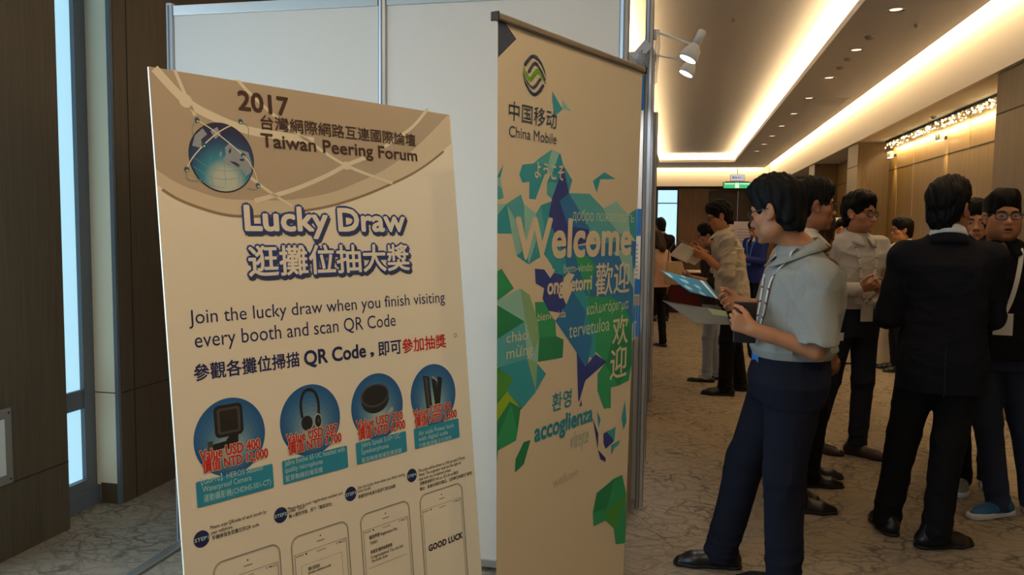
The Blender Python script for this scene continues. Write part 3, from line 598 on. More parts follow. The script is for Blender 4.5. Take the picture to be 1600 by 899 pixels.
booth_wall('farthest white booth partition beyond the banner, nearest the far people', [-2.2, -1.2, -0.225], 7.0, 2.36, 2.5)
# poster pinned on the second partition
pt = thing('wall_poster', 'white poster with blue header blocks pinned on the first partition past the banner', 'poster', (-0.199, 4.262, 1.1))
obj('sheet', box((-0.62, -0.004, 0.05), (-0.0, -0.0005, 1.32)), M_PAPER, pt)
for z0, z1 in ((0.02, 0.10), (0.33, 0.47), (0.98, 1.16)): obj('blue_block', box((-0.615, -0.0055, z0+0.04), (0.0, -0.0042, z1+0.04)), M_BLUEP, pt)
bm = bmesh.new()
for k in range(9): add_box(bm, (-0.6, -0.0052, 0.14+k*0.022), (-0.012, -0.0042, 0.146+k*0.022))
obj('print_line', bm, M_GREYTXT, pt)
pt = thing('wall_poster', 'narrow white poster with one blue block on the farthest booth partition', 'poster', (-0.243, 6.992, 1.35))
obj('sheet', box((-0.6, -0.004, 0.0), (0.0, -0.0005, 1.0)), M_PAPER, pt)
obj('blue_block', box((-0.6, -0.0055, 0.75), (0.0, -0.0042, 0.87)), M_BLUEP, pt)
# sloping bracket with crumpled plastic film beside the near corner post
bk = thing('post_bracket', 'pale metal plate slanting between the booth posts above the banner', 'bracket', (-0.215, 4.247, 2.42))
M = Matrix.Rotation(-math.radians(48), 4, 'Y')
bm = bmesh.new(); add_box(bm, (-0.055, -0.002, -0.026), (0.055, 0.002, 0.026), 0, 0.001, M); obj('plate', bm, M_ALU, bk)
bm = bmesh.new(); add_lathe(bm, [(0.001, 0), (0.004, 0), (0.003, 0.002)], 10, 0, Matrix.Translation((0, -0.002, 0)) @ Matrix.Rotation(PI/2, 4, 'X')); obj('screw', bm, M_GROOVE, bk)
def film(name, label, loc, wx, hz, seed):
    r = random.Random(seed); nx, nz = 9, 22; V = []; F = []
    for j in range(nz+1):
        for i in range(nx+1):
            u, v = i/nx, j/nz
            V.append((-wx/2+u*wx*(0.8+0.2*math.sin(5*v)), 0.012*math.sin(9*u+4*v)+0.010*math.sin(14*v+3*u)+r.uniform(-0.006, 0.006), -v*hz+r.uniform(-0.004, 0.004)))
    for j in range(nz):
        for i in range(nx): a = j*(nx+1)+i; F.append((a, a+1, a+nx+2, a+nx+1))
    o = obj(name, (V, [], F), mat('plastic_film', rgb(225, 228, 235), 0.15, alpha=0.35, spec=0.8), None, True)
    o.location = loc; md = o.modifiers.new('s', 'SOLIDIFY'); md.thickness = 0.001
    return tag(o, label, 'plastic film')
film('plastic_film', 'crumpled clear plastic film hanging below the slanting bracket above the banner', (-0.215, 4.235, 2.415), 0.05, 0.16, 1)
film('plastic_film', 'crumpled clear plastic film hanging at the outer booth post under the two spotlights', (-0.140, 4.345, 2.55), 0.03, 0.28, 2)

# counter between the first two partitions, with its leaflet holder
ct = thing('booth_counter', 'narrow wood faced booth counter with metal edges beside the banner', 'counter', (-0.45, 3.8, 0))
M_CTR = mat('counter_laminate', rgb(168, 140, 108), 0.5)
obj('front_panel', box((0.21, -0.36, 0.03), (0.222, 0.40, 0.93)), M_CTR, ct)
obj('worktop', box((-0.25, -0.40, 0.94), (0.235, 0.42, 0.965), 0.004), M_WHITE, ct)
for y in (-0.38, 0.02, 0.41):
    obj('post', box((0.208, y-0.012, 0.0), (0.232, y+0.012, 0.94), 0.004), M_ALU2, ct)
obj('kick_rail', box((0.205, -0.37, 0.0), (0.225, 0.40, 0.03)), M_ALU2, ct)
hd = thing('leaflet_holder', 'clear acrylic leaflet holder standing on the narrow booth counter', 'holder', (-0.255, 4.0, 0.966))
M_ACR = mat('clear_acrylic', rgb(235, 240, 245), 0.05, alpha=0.2)
bm = bmesh.new(); add_box(bm, (-0.06, -0.08, 0), (0.06, -0.076, 0.09)); add_box(bm, (-0.06, 0.036, 0), (0.06, 0.04, 0.14)); add_box(bm, (-0.06, -0.08, 0), (0.06, 0.04, 0.003)); add_box(bm, (-0.06, -0.08, 0), (-0.057, 0.04, 0.09)); add_box(bm, (0.057, -0.08, 0), (0.06, 0.04, 0.09))
obj('tray', bm, M_ACR, hd)
for k in range(5):
    lf = thing('leaflet', 'blue and white leaflet in the fan of five on the booth counter', 'leaflet', (-0.255+0.006*k, 3.945+0.018*k, 0.972), 0, 'leaflets in the counter holder')
    lf.rotation_euler = (-0.12, 0, 0.05*k)
    obj('sheet', box((-0.05, -0.001, 0), (0.05, 0.001, 0.15)), M_PAPER, lf)
    bm = bmesh.new(); add_box(bm, (-0.05, -0.0018, 0.0), (0.05, -0.0011, 0.03)); add_box(bm, (0.015, -0.0018, 0.03), (0.05, -0.0011, 0.15)); obj('printed_band', bm, M_BLUEP if k % 2 == 0 else mat('print_sky', rgb(110, 175, 225), 0.5), lf)
# spotlights on arms above the booths
M_LED = mat('cool_lamp_face', rgb(240, 246, 255), 0.2, emit=(0.86, 0.93, 1.0, 1), estr=9.0)
M_SPOTW = mat('spot_housing', rgb(236, 232, 226), 0.4)
def arm_spot(label, base, head, dirn):
    t = thing('arm_spotlight', label, 'spotlight', base, 0, 'booth arm spotlights')
    hv = Vector(head)-Vector(base); d = Vector(dirn).normalized()
    bm = bmesh.new(); add_tube(bm, [(0, 0, 0), (0.02, 0, 0.008), hv*0.5+Vector((0, 0, 0.008)), hv], 0.006, 8); obj('arm', bm, M_SPOTW, t)
    obj('clamp', box((-0.02, -0.015, -0.03), (0.02, 0.015, 0.02), 0.004), M_SPOTW, t)
    M = Matrix.Translation(hv) @ (-d).to_track_quat('Z', 'Y').to_matrix().to_4x4()
    bm = bmesh.new(); add_lathe(bm, [(0.050, -0.075), (0.052, -0.07), (0.040, -0.03), (0.026, 0.0), (0.022, 0.004)], 28, 0, M); obj('bell', bm, M_SPOTW, t, True)
    bm = bmesh.new(); add_lathe(bm, [(0.021, 0.002), (0.021, 0.075), (0.016, 0.082), (0.002, 0.083)], 20, 0, M); obj('socket', bm, M_SPOTW, t, True)
    bm = bmesh.new(); add_lathe(bm, [(0.002, -0.078), (0.03, -0.077), (0.047, -0.074), (0.046, -0.07)], 28, 0, M); obj('lamp_face', bm, M_LED, t)
    spot('lamp', hv+d*0.085, d, BOOTH_SPOT_POWER, COOL, 1.5, 0.7, 0.04, t)
arm_spot('upper of the two white arm spotlights clamped above the booth posts', (-0.163, 4.29, 2.515), (0.05, 4.10, 2.405), (-0.42, -0.10, -0.85))
arm_spot('lower of the two white arm spotlights clamped above the booth posts', (-0.19, 5.21, 2.59), (0.045, 4.98, 2.50), (-0.42, -0.10, -0.85))

# ---------------------------------------------------------------- the lucky draw board
def plane_matrix(az, le, o):
    u = Vector((math.cos(az), math.sin(az), 0)); n = Vector((math.sin(az), -math.cos(az), 0))
    v = Vector((0, 0, 1))*math.cos(le)-n*math.sin(le); n2 = u.cross(v)
    m = Matrix((u, v, n2)).transposed().to_4x4(); m.translation = o
    return m, v
INK = {'brown': mat('ink_brown', rgb(66, 40, 30), 0.7), 'navy': mat('ink_navy', rgb(28, 38, 92), 0.7), 'dark': mat('ink_dark', rgb(38, 34, 36), 0.7),
       'red': mat('ink_red', rgb(200, 36, 24), 0.7), 'pale': mat('ink_pale', rgb(196, 226, 226), 0.7), 'slate': mat('ink_slate', rgb(52, 66, 92), 0.7),
       'cream': mat('ink_cream', rgb(226, 212, 186), 0.8), 'sage': mat('ink_sage', rgb(206, 218, 190), 0.8), 'aqua': mat('ink_aqua', rgb(24, 140, 168), 0.7),
       'faint': mat('ink_faint', rgb(160, 186, 172), 0.8), 'ghost': mat('ink_ghost', rgb(196, 188, 170), 0.8), 'teal': mat('ink_teal', rgb(46, 156, 176), 0.7),
       'teal2': mat('ink_teal_mid', rgb(82, 174, 184), 0.7), 'mint': mat('ink_mint', rgb(148, 204, 196), 0.7), 'mint2': mat('ink_mint_grey', rgb(138, 182, 138), 0.7),
       'navy2': mat('ink_deep_blue', rgb(44, 60, 142), 0.7), 'blue': mat('ink_sea_blue', rgb(36, 116, 178), 0.7), 'green': mat('ink_green', rgb(42, 156, 104), 0.7),
       'green2': mat('ink_green_dark', rgb(26, 132, 88), 0.7), 'green3': mat('ink_green_light', rgb(70, 150, 62), 0.7), 'lime': mat('ink_lime', rgb(150, 186, 40), 0.7),
       'leaf': mat('ink_leaf', rgb(96, 166, 28), 0.7), 'tealbox': mat('ink_teal_box', rgb(40, 146, 178), 0.6), 'disc': mat('ink_disc', rgb(38, 110, 146), 0.7)}
M_BOARD = mat('board_print_white', rgb(244, 233, 212), 0.55)
LEN = 1.884
bd = bpy.data.objects.new('lucky_draw_board', None); C.objects.link(bd)
m, v = plane_matrix(math.radians(61), math.radians(6), Vector((-1.24486, 1.715075, 1.874199)))
m.translation = m.translation-v*LEN; bd.matrix_world = m
tag(bd, 'tall leaning cream foam board announcing the forum lucky draw, nearest the camera', 'poster board')
T0 = Matrix.Translation((0, LEN, 0)); BW = 1.007
obj('board', box((0, 0, -0.006), (BW, LEN, 0), 0.0), [M_BOARD], bd)
bm = bmesh.new(); add_box(bm, (0.25, 0.0, -0.012), (0.75, 1.2, -0.007)); add_tube(bm, [(0.5, 1.15, -0.01), (0.5, 0.12, -0.44)], 0.012, 8); obj('easel_strut', bm, M_PAPER, bd)
def on(z): return lambda x, y: Vector((x, y+LEN, z))
def ellipse(bm, cx, cy, rx, ry, z, mi=0, n=48, rot=0.0):
    P = on(z); c, s = math.cos(rot), math.sin(rot); pts = []
    for k in range(n):
        a = 2*PI*k/n; x, y = rx*math.cos(a), ry*math.sin(a); pts.append(P(cx+x*c-y*s, cy+x*s+y*c))
    return add_poly(bm, pts, mi)
def stroke(bm, pts, w, z, mi=0, closed=False, dy=None):
    P = on(z) if dy is None else (lambda x, y: Vector((x, y+dy, z)))
    pts = [Vector((p[0], p[1])) for p in pts]; n = len(pts); L_ = []; R_ = []
    for i in range(n):
        a = pts[i-1] if (closed or i > 0) else pts[i]; b = pts[(i+1) % n] if (closed or i < n-1) else pts[i]
        t = (b-a).normalized(); nn = Vector((-t.y, t.x))*w/2
        L_.append(bm.verts.new(P(*(pts[i]+nn)))); R_.append(bm.verts.new(P(*(pts[i]-nn))))
    for i in range(n if closed else n-1):
        j = (i+1) % n; f = bm.faces.new((R_[i], R_[j], L_[j], L_[i])); f.material_index = mi
def smooth_path(p, k=6):
    p = [Vector((a[0], a[1])) for a in p]; out = []
    for i in range(len(p)-1):
        p0, p1, p2, p3 = p[max(i-1, 0)], p[i], p[i+1], p[min(i+2, len(p)-1)]
        for j in range(k):
            t = j/k; out.append(0.5*((2*p1)+(p2-p0)*t+(2*p0-5*p1+4*p2-p3)*t*t+(3*p1-p0-3*p2+p3)*t**3))
    out.append(p[-1]); return out
def rrect(x0, y0, x1, y1, r, n=6):
    pts = []
    for cx, cy, a0 in ((x1-r, y1-r, 0), (x0+r, y1-r, PI/2), (x0+r, y0+r, PI), (x1-r, y0+r, 1.5*PI)):
        for k in range(n+1): a = a0+k*PI/2/n; pts.append((cx+r*math.cos(a), cy+r*math.sin(a)))
    return pts
# header with its sweeping arcs
M_H1 = mat('header_tan', rgb(184, 166, 142), 0.6); M_H2 = mat('header_tan_light', rgb(218, 202, 174), 0.6); M_H3 = mat('header_line_light', rgb(232, 220, 196), 0.6); M_H4 = mat('header_shadow_line', rgb(150, 126, 98), 0.6)
bm = bmesh.new()
arc = smooth_path(HEADER_ARC, 4); inn = smooth_path(HEADER_INNER, 4)
clampx = lambda p: (min(max(p[0], 0.0), BW), min(p[1], -0.0005))
def under(path, z, mi):
    P = on(z)
    for a, b in zip(path, path[1:]):
        a, b = clampx(a), clampx(b)
        if b[0]-a[0] < 1e-6: continue
        f = bm.faces.new([bm.verts.new(P(*q)) for q in (a, b, (b[0], -0.0004), (a[0], -0.0004))]); f.material_index = mi
under(arc, 0.0003, 1); under(inn, 0.0005, 0)
stroke(bm, [(clampx(p)[0], clampx(p)[1]-0.003) for p in arc[2:-2]], 0.007, 0.0004, 3)
for wd, p in HEADER_CURVES: stroke(bm, smooth_path(p, 5), wd, 0.0007, 2)
ellipse(bm, 0.0861, -0.0706, 0.017, 0.017, 0.0008, 2); ellipse(bm, 0.5635, -0.1986, 0.015, 0.012, 0.0008, 2)
obj('header_band', bm, [M_H1, M_H2, M_H3, M_H4], bd)
# globe emblem
GX, GY, GR = 0.1732, -0.2025, 0.0875
def globe_mat():
    m = bpy.data.materials.new('globe_print'); m.use_nodes = True; nt = m.node_tree; b = nt.nodes['Principled BSDF']; b.inputs['Roughness'].default_value = 0.5; L = nt.links.new
    tc = nt.nodes.new('ShaderNodeTexCoord'); mp = nt.nodes.new('ShaderNodeMapping'); mp.inputs['Location'].default_value = (-(GX+0.005), -(GY+LEN-0.062), 0); L(tc.outputs['Object'], mp.inputs[0])
    ln = nt.nodes.new('ShaderNodeVectorMath'); ln.operation = 'LENGTH'; L(mp.outputs[0], ln.inputs[0])
    r = nt.nodes.new('ShaderNodeValToRGB'); e = r.color_ramp.elements
    e[0].position = 0.0; e[0].color = rgb(196, 206, 190); e[1].position = 0.16; e[1].color = rgb(30, 34, 66)
    for p, c in ((0.03, rgb(190, 200, 186)), (0.06, rgb(48, 140, 166)), (0.095, rgb(28, 78, 122)), (0.125, rgb(32, 36, 78))): q = e.new(p); q.color = c
    L(ln.outputs['Value'], r.inputs[0]); L(r.outputs[0], b.inputs['Base Color']); return m
M_LAND = mat('land_print', rgb(150, 158, 168), 0.6); M_STEELB = mat('orbit_node', rgb(40, 92, 106), 0.5); M_ORB = mat('orbit_line', rgb(120, 150, 140), 0.6); M_RIM = mat('globe_rim', rgb(24, 24, 42), 0.6)
bm = bmesh.new(); ellipse(bm, GX, GY-0.002, GR+0.002, GR+0.0015, 0.0010, 1); ellipse(bm, GX, GY, GR, GR, 0.0012, 0); o = obj('globe', bm, [globe_mat(), M_RIM], bd)
bm = bmesh.new()
G = lambda pts: [(GX+x*GR, GY+y*GR) for x, y in pts]
for pts in ([(0.0, -0.12), (0.12, 0.08), (0.10, 0.28), (0.25, 0.42), (0.42, 0.30), (0.62, 0.25), (0.85, 0.2), (0.93, -0.1), (0.9, -0.38), (0.72, -0.52), (0.6, -0.35), (0.42, -0.3), (0.3, -0.2), (0.18, -0.25)],
            [(-0.90, 0.25), (-0.80, 0.55), (-0.55, 0.78), (-0.42, 0.62), (-0.62, 0.45), (-0.58, 0.2)], [(-0.1, 0.0), (-0.02, 0.04), (0.0, 0.16), (-0.07, 0.14)], [(-0.32, 0.72), (-0.1, 0.86), (0.0, 0.66), (-0.18, 0.5)]):
    add_poly(bm, [on(0.0014)(*p) for p in G(pts)], 0)
M_SEA = mat('inner_sea', rgb(36, 46, 84), 0.6)
for pts in ([(0.22, -0.1), (0.4, -0.12), (0.55, -0.2), (0.5, -0.27), (0.3, -0.16)], [(0.55, -0.02), (0.7, 0.0), (0.68, -0.08), (0.56, -0.07)], [(0.2, 0.18), (0.28, 0.3), (0.3, 0.2), (0.24, 0.1)]): add_poly(bm, [on(0.0015)(*p) for p in G(pts)], 1)
obj('continents', bm, [M_LAND, M_SEA], bd)
bm = bmesh.new()
for k in range(3): stroke(bm, smooth_path(G([(-0.92, -0.05-0.28*k), (-0.45, -0.32-0.26*k), (0.0, -0.40-0.25*k), (0.5, -0.36-0.22*k)][:4 if k < 2 else 3]), 6), 0.0012, 0.0015)
for x in (-0.4, 0.05, 0.5): stroke(bm, smooth_path(G([(x*0.9, 0.0), (x*1.05, -0.4), (x*0.85, -0.82)]), 6), 0.0012, 0.0015)
obj('graticule', bm, mat('graticule', rgb(120, 160, 170), 0.6), bd)
bm = bmesh.new()
orb1 = [(0.112, -0.115), (0.098, -0.135), (0.100, -0.165)]; orb2 = [(0.231, -0.106), (0.252, -0.118), (0.250, -0.150)]
stroke(bm, smooth_path(orb1, 6), 0.0022, 0.0011, 1); stroke(bm, smooth_path(orb2, 6), 0.0022, 0.0011, 1)
stroke(bm, smooth_path([(0.076, -0.24), (0.075, -0.262), (0.095, -0.268), (0.112, -0.264)], 6), 0.0022, 0.0011, 1); stroke(bm, smooth_path([(0.269, -0.27), (0.262, -0.282), (0.238, -0.28)], 6), 0.0022, 0.0011, 1)
stroke(bm, smooth_path([(0.112, -0.115), (0.158, -0.14), (0.232, -0.194), (0.262, -0.235), (0.269, -0.27)], 6), 0.003, 0.0017, 0)
stroke(bm, smooth_path([(0.231, -0.106), (0.175, -0.135), (0.125, -0.176), (0.09, -0.215), (0.076, -0.24)], 6), 0.003, 0.0017, 0)
for x, y in ((0.112, -0.115), (0.231, -0.106), (0.076, -0.24), (0.269, -0.27), (0.125, -0.176), (0.232, -0.194)):
    ellipse(bm, x, y, 0.0065, 0.0065, 0.0019, 2, 20); ellipse(bm, x+0.001, y-0.003, 0.003, 0.002, 0.0020, 3, 14)
obj('orbit_lines', bm, [M_H3, M_ORB, M_STEELB, M_PAPER], bd)
# prizes
DISC_RAMP = [mat('ink_disc_%d' % k, rgb(*c), 0.7) for k, c in enumerate([tuple(a+(b-a)*(k/9)**1.3 for a, b in zip((34, 96, 154), (164, 186, 186))) for k in range(10)])]
M_PROD = mat('product_black', rgb(30, 28, 28), 0.6); M_PROD2 = mat('product_grey', rgb(74, 72, 72), 0.6); M_PROD3 = mat('product_silver', rgb(176, 176, 172), 0.6)
PICS = []
DX = [0.1425, 0.3823, 0.617, 0.8449]; DY, DR = -0.9095, 0.0975
for i, dx in enumerate(DX):
    bm = bmesh.new()
    for k in range(10): ellipse(bm, dx, DY-0.004*k, DR*(1-0.085*k), DR*(1-0.085*k), 0.0004+0.00006*k, k)
    pic = obj('prize_picture', bm, DISC_RAMP, bd, label=['round blue picture of a small black action camera', 'round blue picture of a black headset', 'round blue picture of a flat round speakerphone', 'round blue picture of a black power bank with strap'][i]); PICS.append(pic)
    bm = bmesh.new(); Pz = lambda pts, z=0.0012: [on(z)(dx+x*DR, DY+y*DR) for x, y in pts]
    if i == 0:
        add_poly(bm, Pz(rrect(-0.42, 0.02, 0.38, 0.84, 0.14)), 0); add_poly(bm, Pz(rrect(-0.34, 0.1, 0.30, 0.76, 0.08), 0.0014), 1); add_poly(bm, Pz(rrect(-0.27, 0.16, 0.23, 0.70, 0.05), 0.0016), 0)
        add_poly(bm, Pz([(-0.02, 0.04), (0.22, 0.04), (0.2, -0.3), (-0.15, -0.3), (-0.12, -0.05)]), 0); add_poly(bm, Pz([(-0.12, -0.08), (-0.58, -0.12), (-0.6, -0.3), (-0.12, -0.24)]), 0); add_poly(bm, Pz([(-0.64, -0.02), (-0.5, -0.02), (-0.5, -0.32), (-0.64, -0.32)], 0.0014), 1)
    elif i == 1:
        stroke(bm, smooth_path([(dx-0.28*DR, DY+0.1*DR), (dx-0.3*DR, DY+0.5*DR), (dx-0.18*DR, DY+0.8*DR), (dx+0.02*DR, DY+0.86*DR), (dx+0.2*DR, DY+0.74*DR), (dx+0.28*DR, DY+0.45*DR), (dx+0.26*DR, DY+0.08*DR)], 6), 0.008, 0.0012, 0)
        ellipse(bm, dx-0.14*DR, DY-0.06*DR, 0.018, 0.020, 0.0014, 0); ellipse(bm, dx+0.22*DR, DY-0.06*DR, 0.013, 0.021, 0.0014, 2); ellipse(bm, dx+0.23*DR, DY-0.06*DR, 0.010, 0.017, 0.0016, 0); ellipse(bm, dx+0.24*DR, DY-0.06*DR, 0.004, 0.006, 0.0018, 1)
        stroke(bm, [(dx+0.1*DR, DY-0.18*DR), (dx-0.08*DR, DY-0.36*DR)], 0.004, 0.0014, 0)
    elif i == 2:
        ellipse(bm, dx-0.08*DR, DY+0.22*DR, 0.052, 0.040, 0.0012, 0, rot=0.05); ellipse(bm, dx-0.08*DR, DY+0.34*DR, 0.053, 0.034, 0.0014, 1, rot=0.05); ellipse(bm, dx-0.08*DR, DY+0.35*DR, 0.047, 0.029, 0.0016, 0, rot=0.05)
        add_poly(bm, Pz([(0.38, -0.2), (0.56, -0.08), (0.6, -0.2), (0.42, -0.32)], 0.0014), 2)
    else:
        add_poly(bm, Pz([(-0.42, 0.68), (-0.16, 0.62), (-0.1, -0.38), (-0.36, -0.4)]), 0); add_poly(bm, Pz([(-0.36, 0.62), (-0.24, 0.6), (-0.2, -0.34), (-0.3, -0.36)], 0.0014), 1)
        add_poly(bm, Pz([(-0.06, 0.52), (0.14, 0.50), (0.2, -0.3), (0.02, -0.32)]), 0); add_poly(bm, Pz([(0.22, 0.58), (0.42, 0.5), (0.26, -0.32), (0.08, -0.3)], 0.0013), 0); stroke(bm, [(dx-0.02*DR, DY+0.6*DR), (dx+0.2*DR, DY+0.42*DR)], 0.004, 0.0015, 2)
    obj('product_picture', bm, [M_PROD, M_PROD2, M_PROD3], pic)
    x0, y0, x1, y1 = CAPTIONS[i]; y0, y1 = -1.064, -1.0015
    bm = bmesh.new(); add_poly(bm, [on(0.0018)(*p) for p in rrect(x0, y0, x1, y1, 0.004, 3)]); obj('caption_box', bm, INK['tealbox'], pic)
for i, bx in enumerate((0.0483, 0.2687, 0.4978, 0.7307)):
    bm = bmesh.new(); ellipse(bm, bx, -1.1412, 0.0205, 0.0205, 0.0006, 0, 32); bg = obj('step_badge', bm, INK['navy'], bd)
    bm = bmesh.new(); add_text(bm, 'STEP%d' % (i+1), 'H', bx-0.018, bx+0.018, -1.1455, 0.0085, 0.0009, 0, 0.015, T=T0); obj('lettering', bm, INK['pale'], bg)
for i, (x0, x1, y1) in enumerate(PHONES):
    bm = bmesh.new(); y1 = -1.2105; x1 = x0+0.187; yb = y1-0.385
    stroke(bm, rrect(x0, yb, x1, y1, 0.026), 0.0016, 0.0005, 0, True); stroke(bm, rrect(x0+0.003, yb+0.003, x1-0.003, y1-0.003, 0.024), 0.0008, 0.0005, 0, True)
    sx0, sx1, sy1, sy0 = x0+0.009, x1-0.009, y1-0.048, yb+0.046
    stroke(bm, [(sx0, sy0), (sx1, sy0), (sx1, sy1), (sx0, sy1)], 0.0016, 0.0005, 0, True)
    ellipse(bm, (x0+x1)/2, y1-0.018, 0.0022, 0.0022, 0.0005, 0, 12); stroke(bm, [((x0+x1)/2-0.012, y1-0.031), ((x0+x1)/2+0.012, y1-0.031)], 0.0018, 0.0005, 0)
    stroke(bm, rrect((x0+x1)/2-0.016, yb+0.007, (x0+x1)/2+0.016, yb+0.039, 0.0155), 0.0012, 0.0005, 0, True)
    add_text(bm, '12:04 PM', 'H', (x0+x1)/2-0.014, (x0+x1)/2+0.014, sy1-0.0115, 0.0045, 0.0005, 0, T=T0)
    for k in range(5): ellipse(bm, sx0+0.005+k*0.005, sy1-0.006, 0.0017, 0.0017, 0.0005, 0, 8)
    stroke(bm, rrect(sx1-0.014, sy1-0.009, sx1-0.004, sy1-0.004, 0.001, 2), 0.001, 0.0005, 0, True); stroke(bm, [(sx1-0.026, sy1-0.0065), (sx1-0.017, sy1-0.0065)], 0.003, 0.0005, 0); ellipse(bm, sx1-0.033, sy1-0.0065, 0.0012, 0.003, 0.0005, 0, 8)
    ellipse(bm, sx0+0.036, sy1-0.006, 0.003, 0.0025, 0.0005, 0, 10)
    if i == 1: stroke(bm, [(sx0+0.018, sy0+0.06), (sx1-0.018, sy0+0.06), (sx1-0.018, sy1-0.035), (sx0+0.018, sy1-0.035)], 0.0008, 0.0005, 0, True)
    if i == 2: stroke(bm, [(sx0+0.012, sy1-0.112), (sx1-0.012, sy1-0.112)], 0.0008, 0.0005, 0)
    obj('phone_drawing', bm, INK['dark'], bd)
# lettering
M_TITLEB = mat('ink_title_blue', rgb(30, 62, 140), 0.6); M_TSHADE = mat('ink_title_shade', rgb(60, 62, 84), 0.7); M_PEDGE = mat('ink_price_edge', rgb(222, 208, 188), 0.7)
LNAME = {'brown': 'heading_lettering', 'title': 'title_lettering', 'navy': 'body_lettering', 'red': 'body_lettering', 'price': 'price_lettering', 'pale': 'caption_lettering', 'dark': 'step_lettering'}
for s, ref, off, col, x0, x1, y0, h in POSTER_TEXT:
    bm = bmesh.new(); par = bd; ml = INK['navy']
    if col == 'brown': add_text(bm, s, ref, x0, x1, y0, h, 0.0022, 0, off, T=T0, res=3); ml = INK['brown']
    elif col == 'title':
        add_text(bm, s, ref, x0+0.004, x1+0.006, y0-0.006, h, 0.0010, 2, off, 0.075, T=T0, res=3)
        add_text(bm, s, ref, x0, x1, y0, h, 0.0014, 0, off, 0.06, T=T0, res=3); add_text(bm, s, ref, x0, x1, y0, h, 0.0018, 1, off, T=T0, res=3); ml = [M_TITLEB, M_BOARD, M_TSHADE]
    elif col in ('navy', 'red'): add_text(bm, s, ref, x0, x1, y0, h, 0.0006, 0, off, T=T0, res=3); ml = INK[col]
    elif col == 'price':
        add_text(bm, s, ref, x0, x1, y0, h*1.1, 0.0026, 1, 0.0, 0.07, T=T0); add_text(bm, s, ref, x0, x1, y0, h*1.1, 0.0029, 0, 0.028, T=T0); ml = [INK['red'], M_PEDGE]
    elif col == 'pale': add_text(bm, s, ref, x0, x1, y0, h, 0.0022, 0, off, T=T0); ml = INK['pale']
    else: add_text(bm, s, ref, x0, x1, y0, h*1.12, 0.0008, 0, off*2.2 if off else 0.006, T=T0); ml = INK['dark']
    if col in ('price', 'pale'): par = PICS[min(range(4), key=lambda k: abs(DX[k]-(x0+x1)/2))]
    obj(LNAME[col], bm, ml, par)
bm = bmesh.new(); stroke(bm, [(0.9595+0.006*math.cos(a*PI/8), -0.7305+0.006*math.sin(a*PI/8)) for a in range(16)], 0.0016, 0.0006, 0, True); obj('full_stop', bm, INK['navy'], bd)

# ---------------------------------------------------------------- the roll-up banner
rb = bpy.data.objects.new('roll_up_banner', None); C.objects.link(rb)
m, v = plane_matrix(math.radians(66), math.radians(-1), Vector((-0.48129, 2.092013, 2.047625)))
BL = 2.0; m.translation = m.translation-v*BL; rb.matrix_world = m
tag(rb, 'tall beige roll-up banner printed with a teal and green world map of welcomes', 'banner')
M_CLOTH = mat('banner_cloth', rgb(226, 212, 186), 0.7)
bm = bmesh.new(); TW = 0.8385
cols = 1; f_l = lambda y: 0.0335*(-y)
rows_ = 24
g = [[bm.verts.new((f_l(-BL*j/rows_)+(TW-f_l(-BL*j/rows_))*i, BL-BL*0.955*j/rows_, z)) for i in range(2)] for z in (0.0, -0.0008) for j in range(rows_+1)]
for zi in range(2):
    for j in range(rows_):
        a = g[zi*(rows_+1)+j]; b = g[zi*(rows_+1)+j+1]; bm.faces.new((b[0], b[1], a[1], a[0]) if zi == 0 else (a[0], a[1], b[1], b[0]))
cloth = obj('cloth', bm, M_CLOTH, rb)
TB = Matrix.Translation((0, BL, 0))
keys = list(INK); bm = bmesh.new()
for k, (col, pts) in enumerate(BANNER_POLYS):
    z = 0.0003+0.000014*k; col = 'navy2' if col == 'navy' else col
    add_poly(bm, [Vector((min(max(x, f_l(y)+0.0005), TW-0.0005), y+BL, z)) for x, y in pts], keys.index(col))
obj('map_artwork', bm, list(INK.values()), cloth)
bm = bmesh.new()
for col, pts in LOGO: add_poly(bm, [Vector((x, y+BL, 0.0012)) for x, y in pts], 0 if col == 'slate' else 1)
obj('logo_emblem', bm, [INK['slate'], INK['leaf']], cloth)
for s, ref, off, col, x0, x1, y0, h in BANNER_TEXT:
    bm = bmesh.new(); add_text(bm, s, ref, x0, x1, y0, h, 0.0015, 0, off, T=TB, res=4)
    if s.endswith('жаловат'):                                     # the soft sign that ends the word
        xa = x1+0.010; xb = x1+0.0315; hb = h*0.60
        stroke(bm, [(xa, y0), (xa, y0+h)], 0.0052, 0.0015, 0, dy=BL)
        stroke(bm, [(xa, y0+0.0012), (xa+(xb-xa)*0.55, y0+0.0012), (xb-0.003, y0+hb*0.25), (xb, y0+hb*0.5), (xb-0.003, y0+hb*0.78), (xa+(xb-xa)*0.55, y0+hb-0.0012), (xa, y0+hb-0.0012)], 0.0036, 0.0015, 0, dy=BL)
    obj('lettering', bm, INK[col], cloth)
bm = bmesh.new(); add_box(bm, (-0.008, BL-0.004, -0.012), (TW+0.008, BL+0.016, 0.010), 0, 0.004); obj('top_rail', bm, mat('bronze_rail', rgb(126, 116, 106), 0.4, 0.5), rb)
for x in (-0.014, TW+0.008): obj('rail_end_cap', box((x, BL-0.006, -0.014), (x+0.006, BL+0.018, 0.012), 0.002), M_GROOVE, rb)
bm = bmesh.new(); add_tube(bm, [(TW/2, 0.08, -0.05), (TW/2, BL, -0.014)], 0.010, 10); obj('support_pole', bm, M_ALU, rb)
bm = bmesh.new(); add_box(bm, (0.0, 0.03, -0.09), (TW, 0.11, 0.04), 0, 0.02); obj('base_cassette', bm, M_ALU2, rb)
for x in (0.12, TW-0.16):
    obj('foot', box((x, -0.045, -0.20), (x+0.05, 0.03, 0.16), 0.004), M_ALU2, rb)
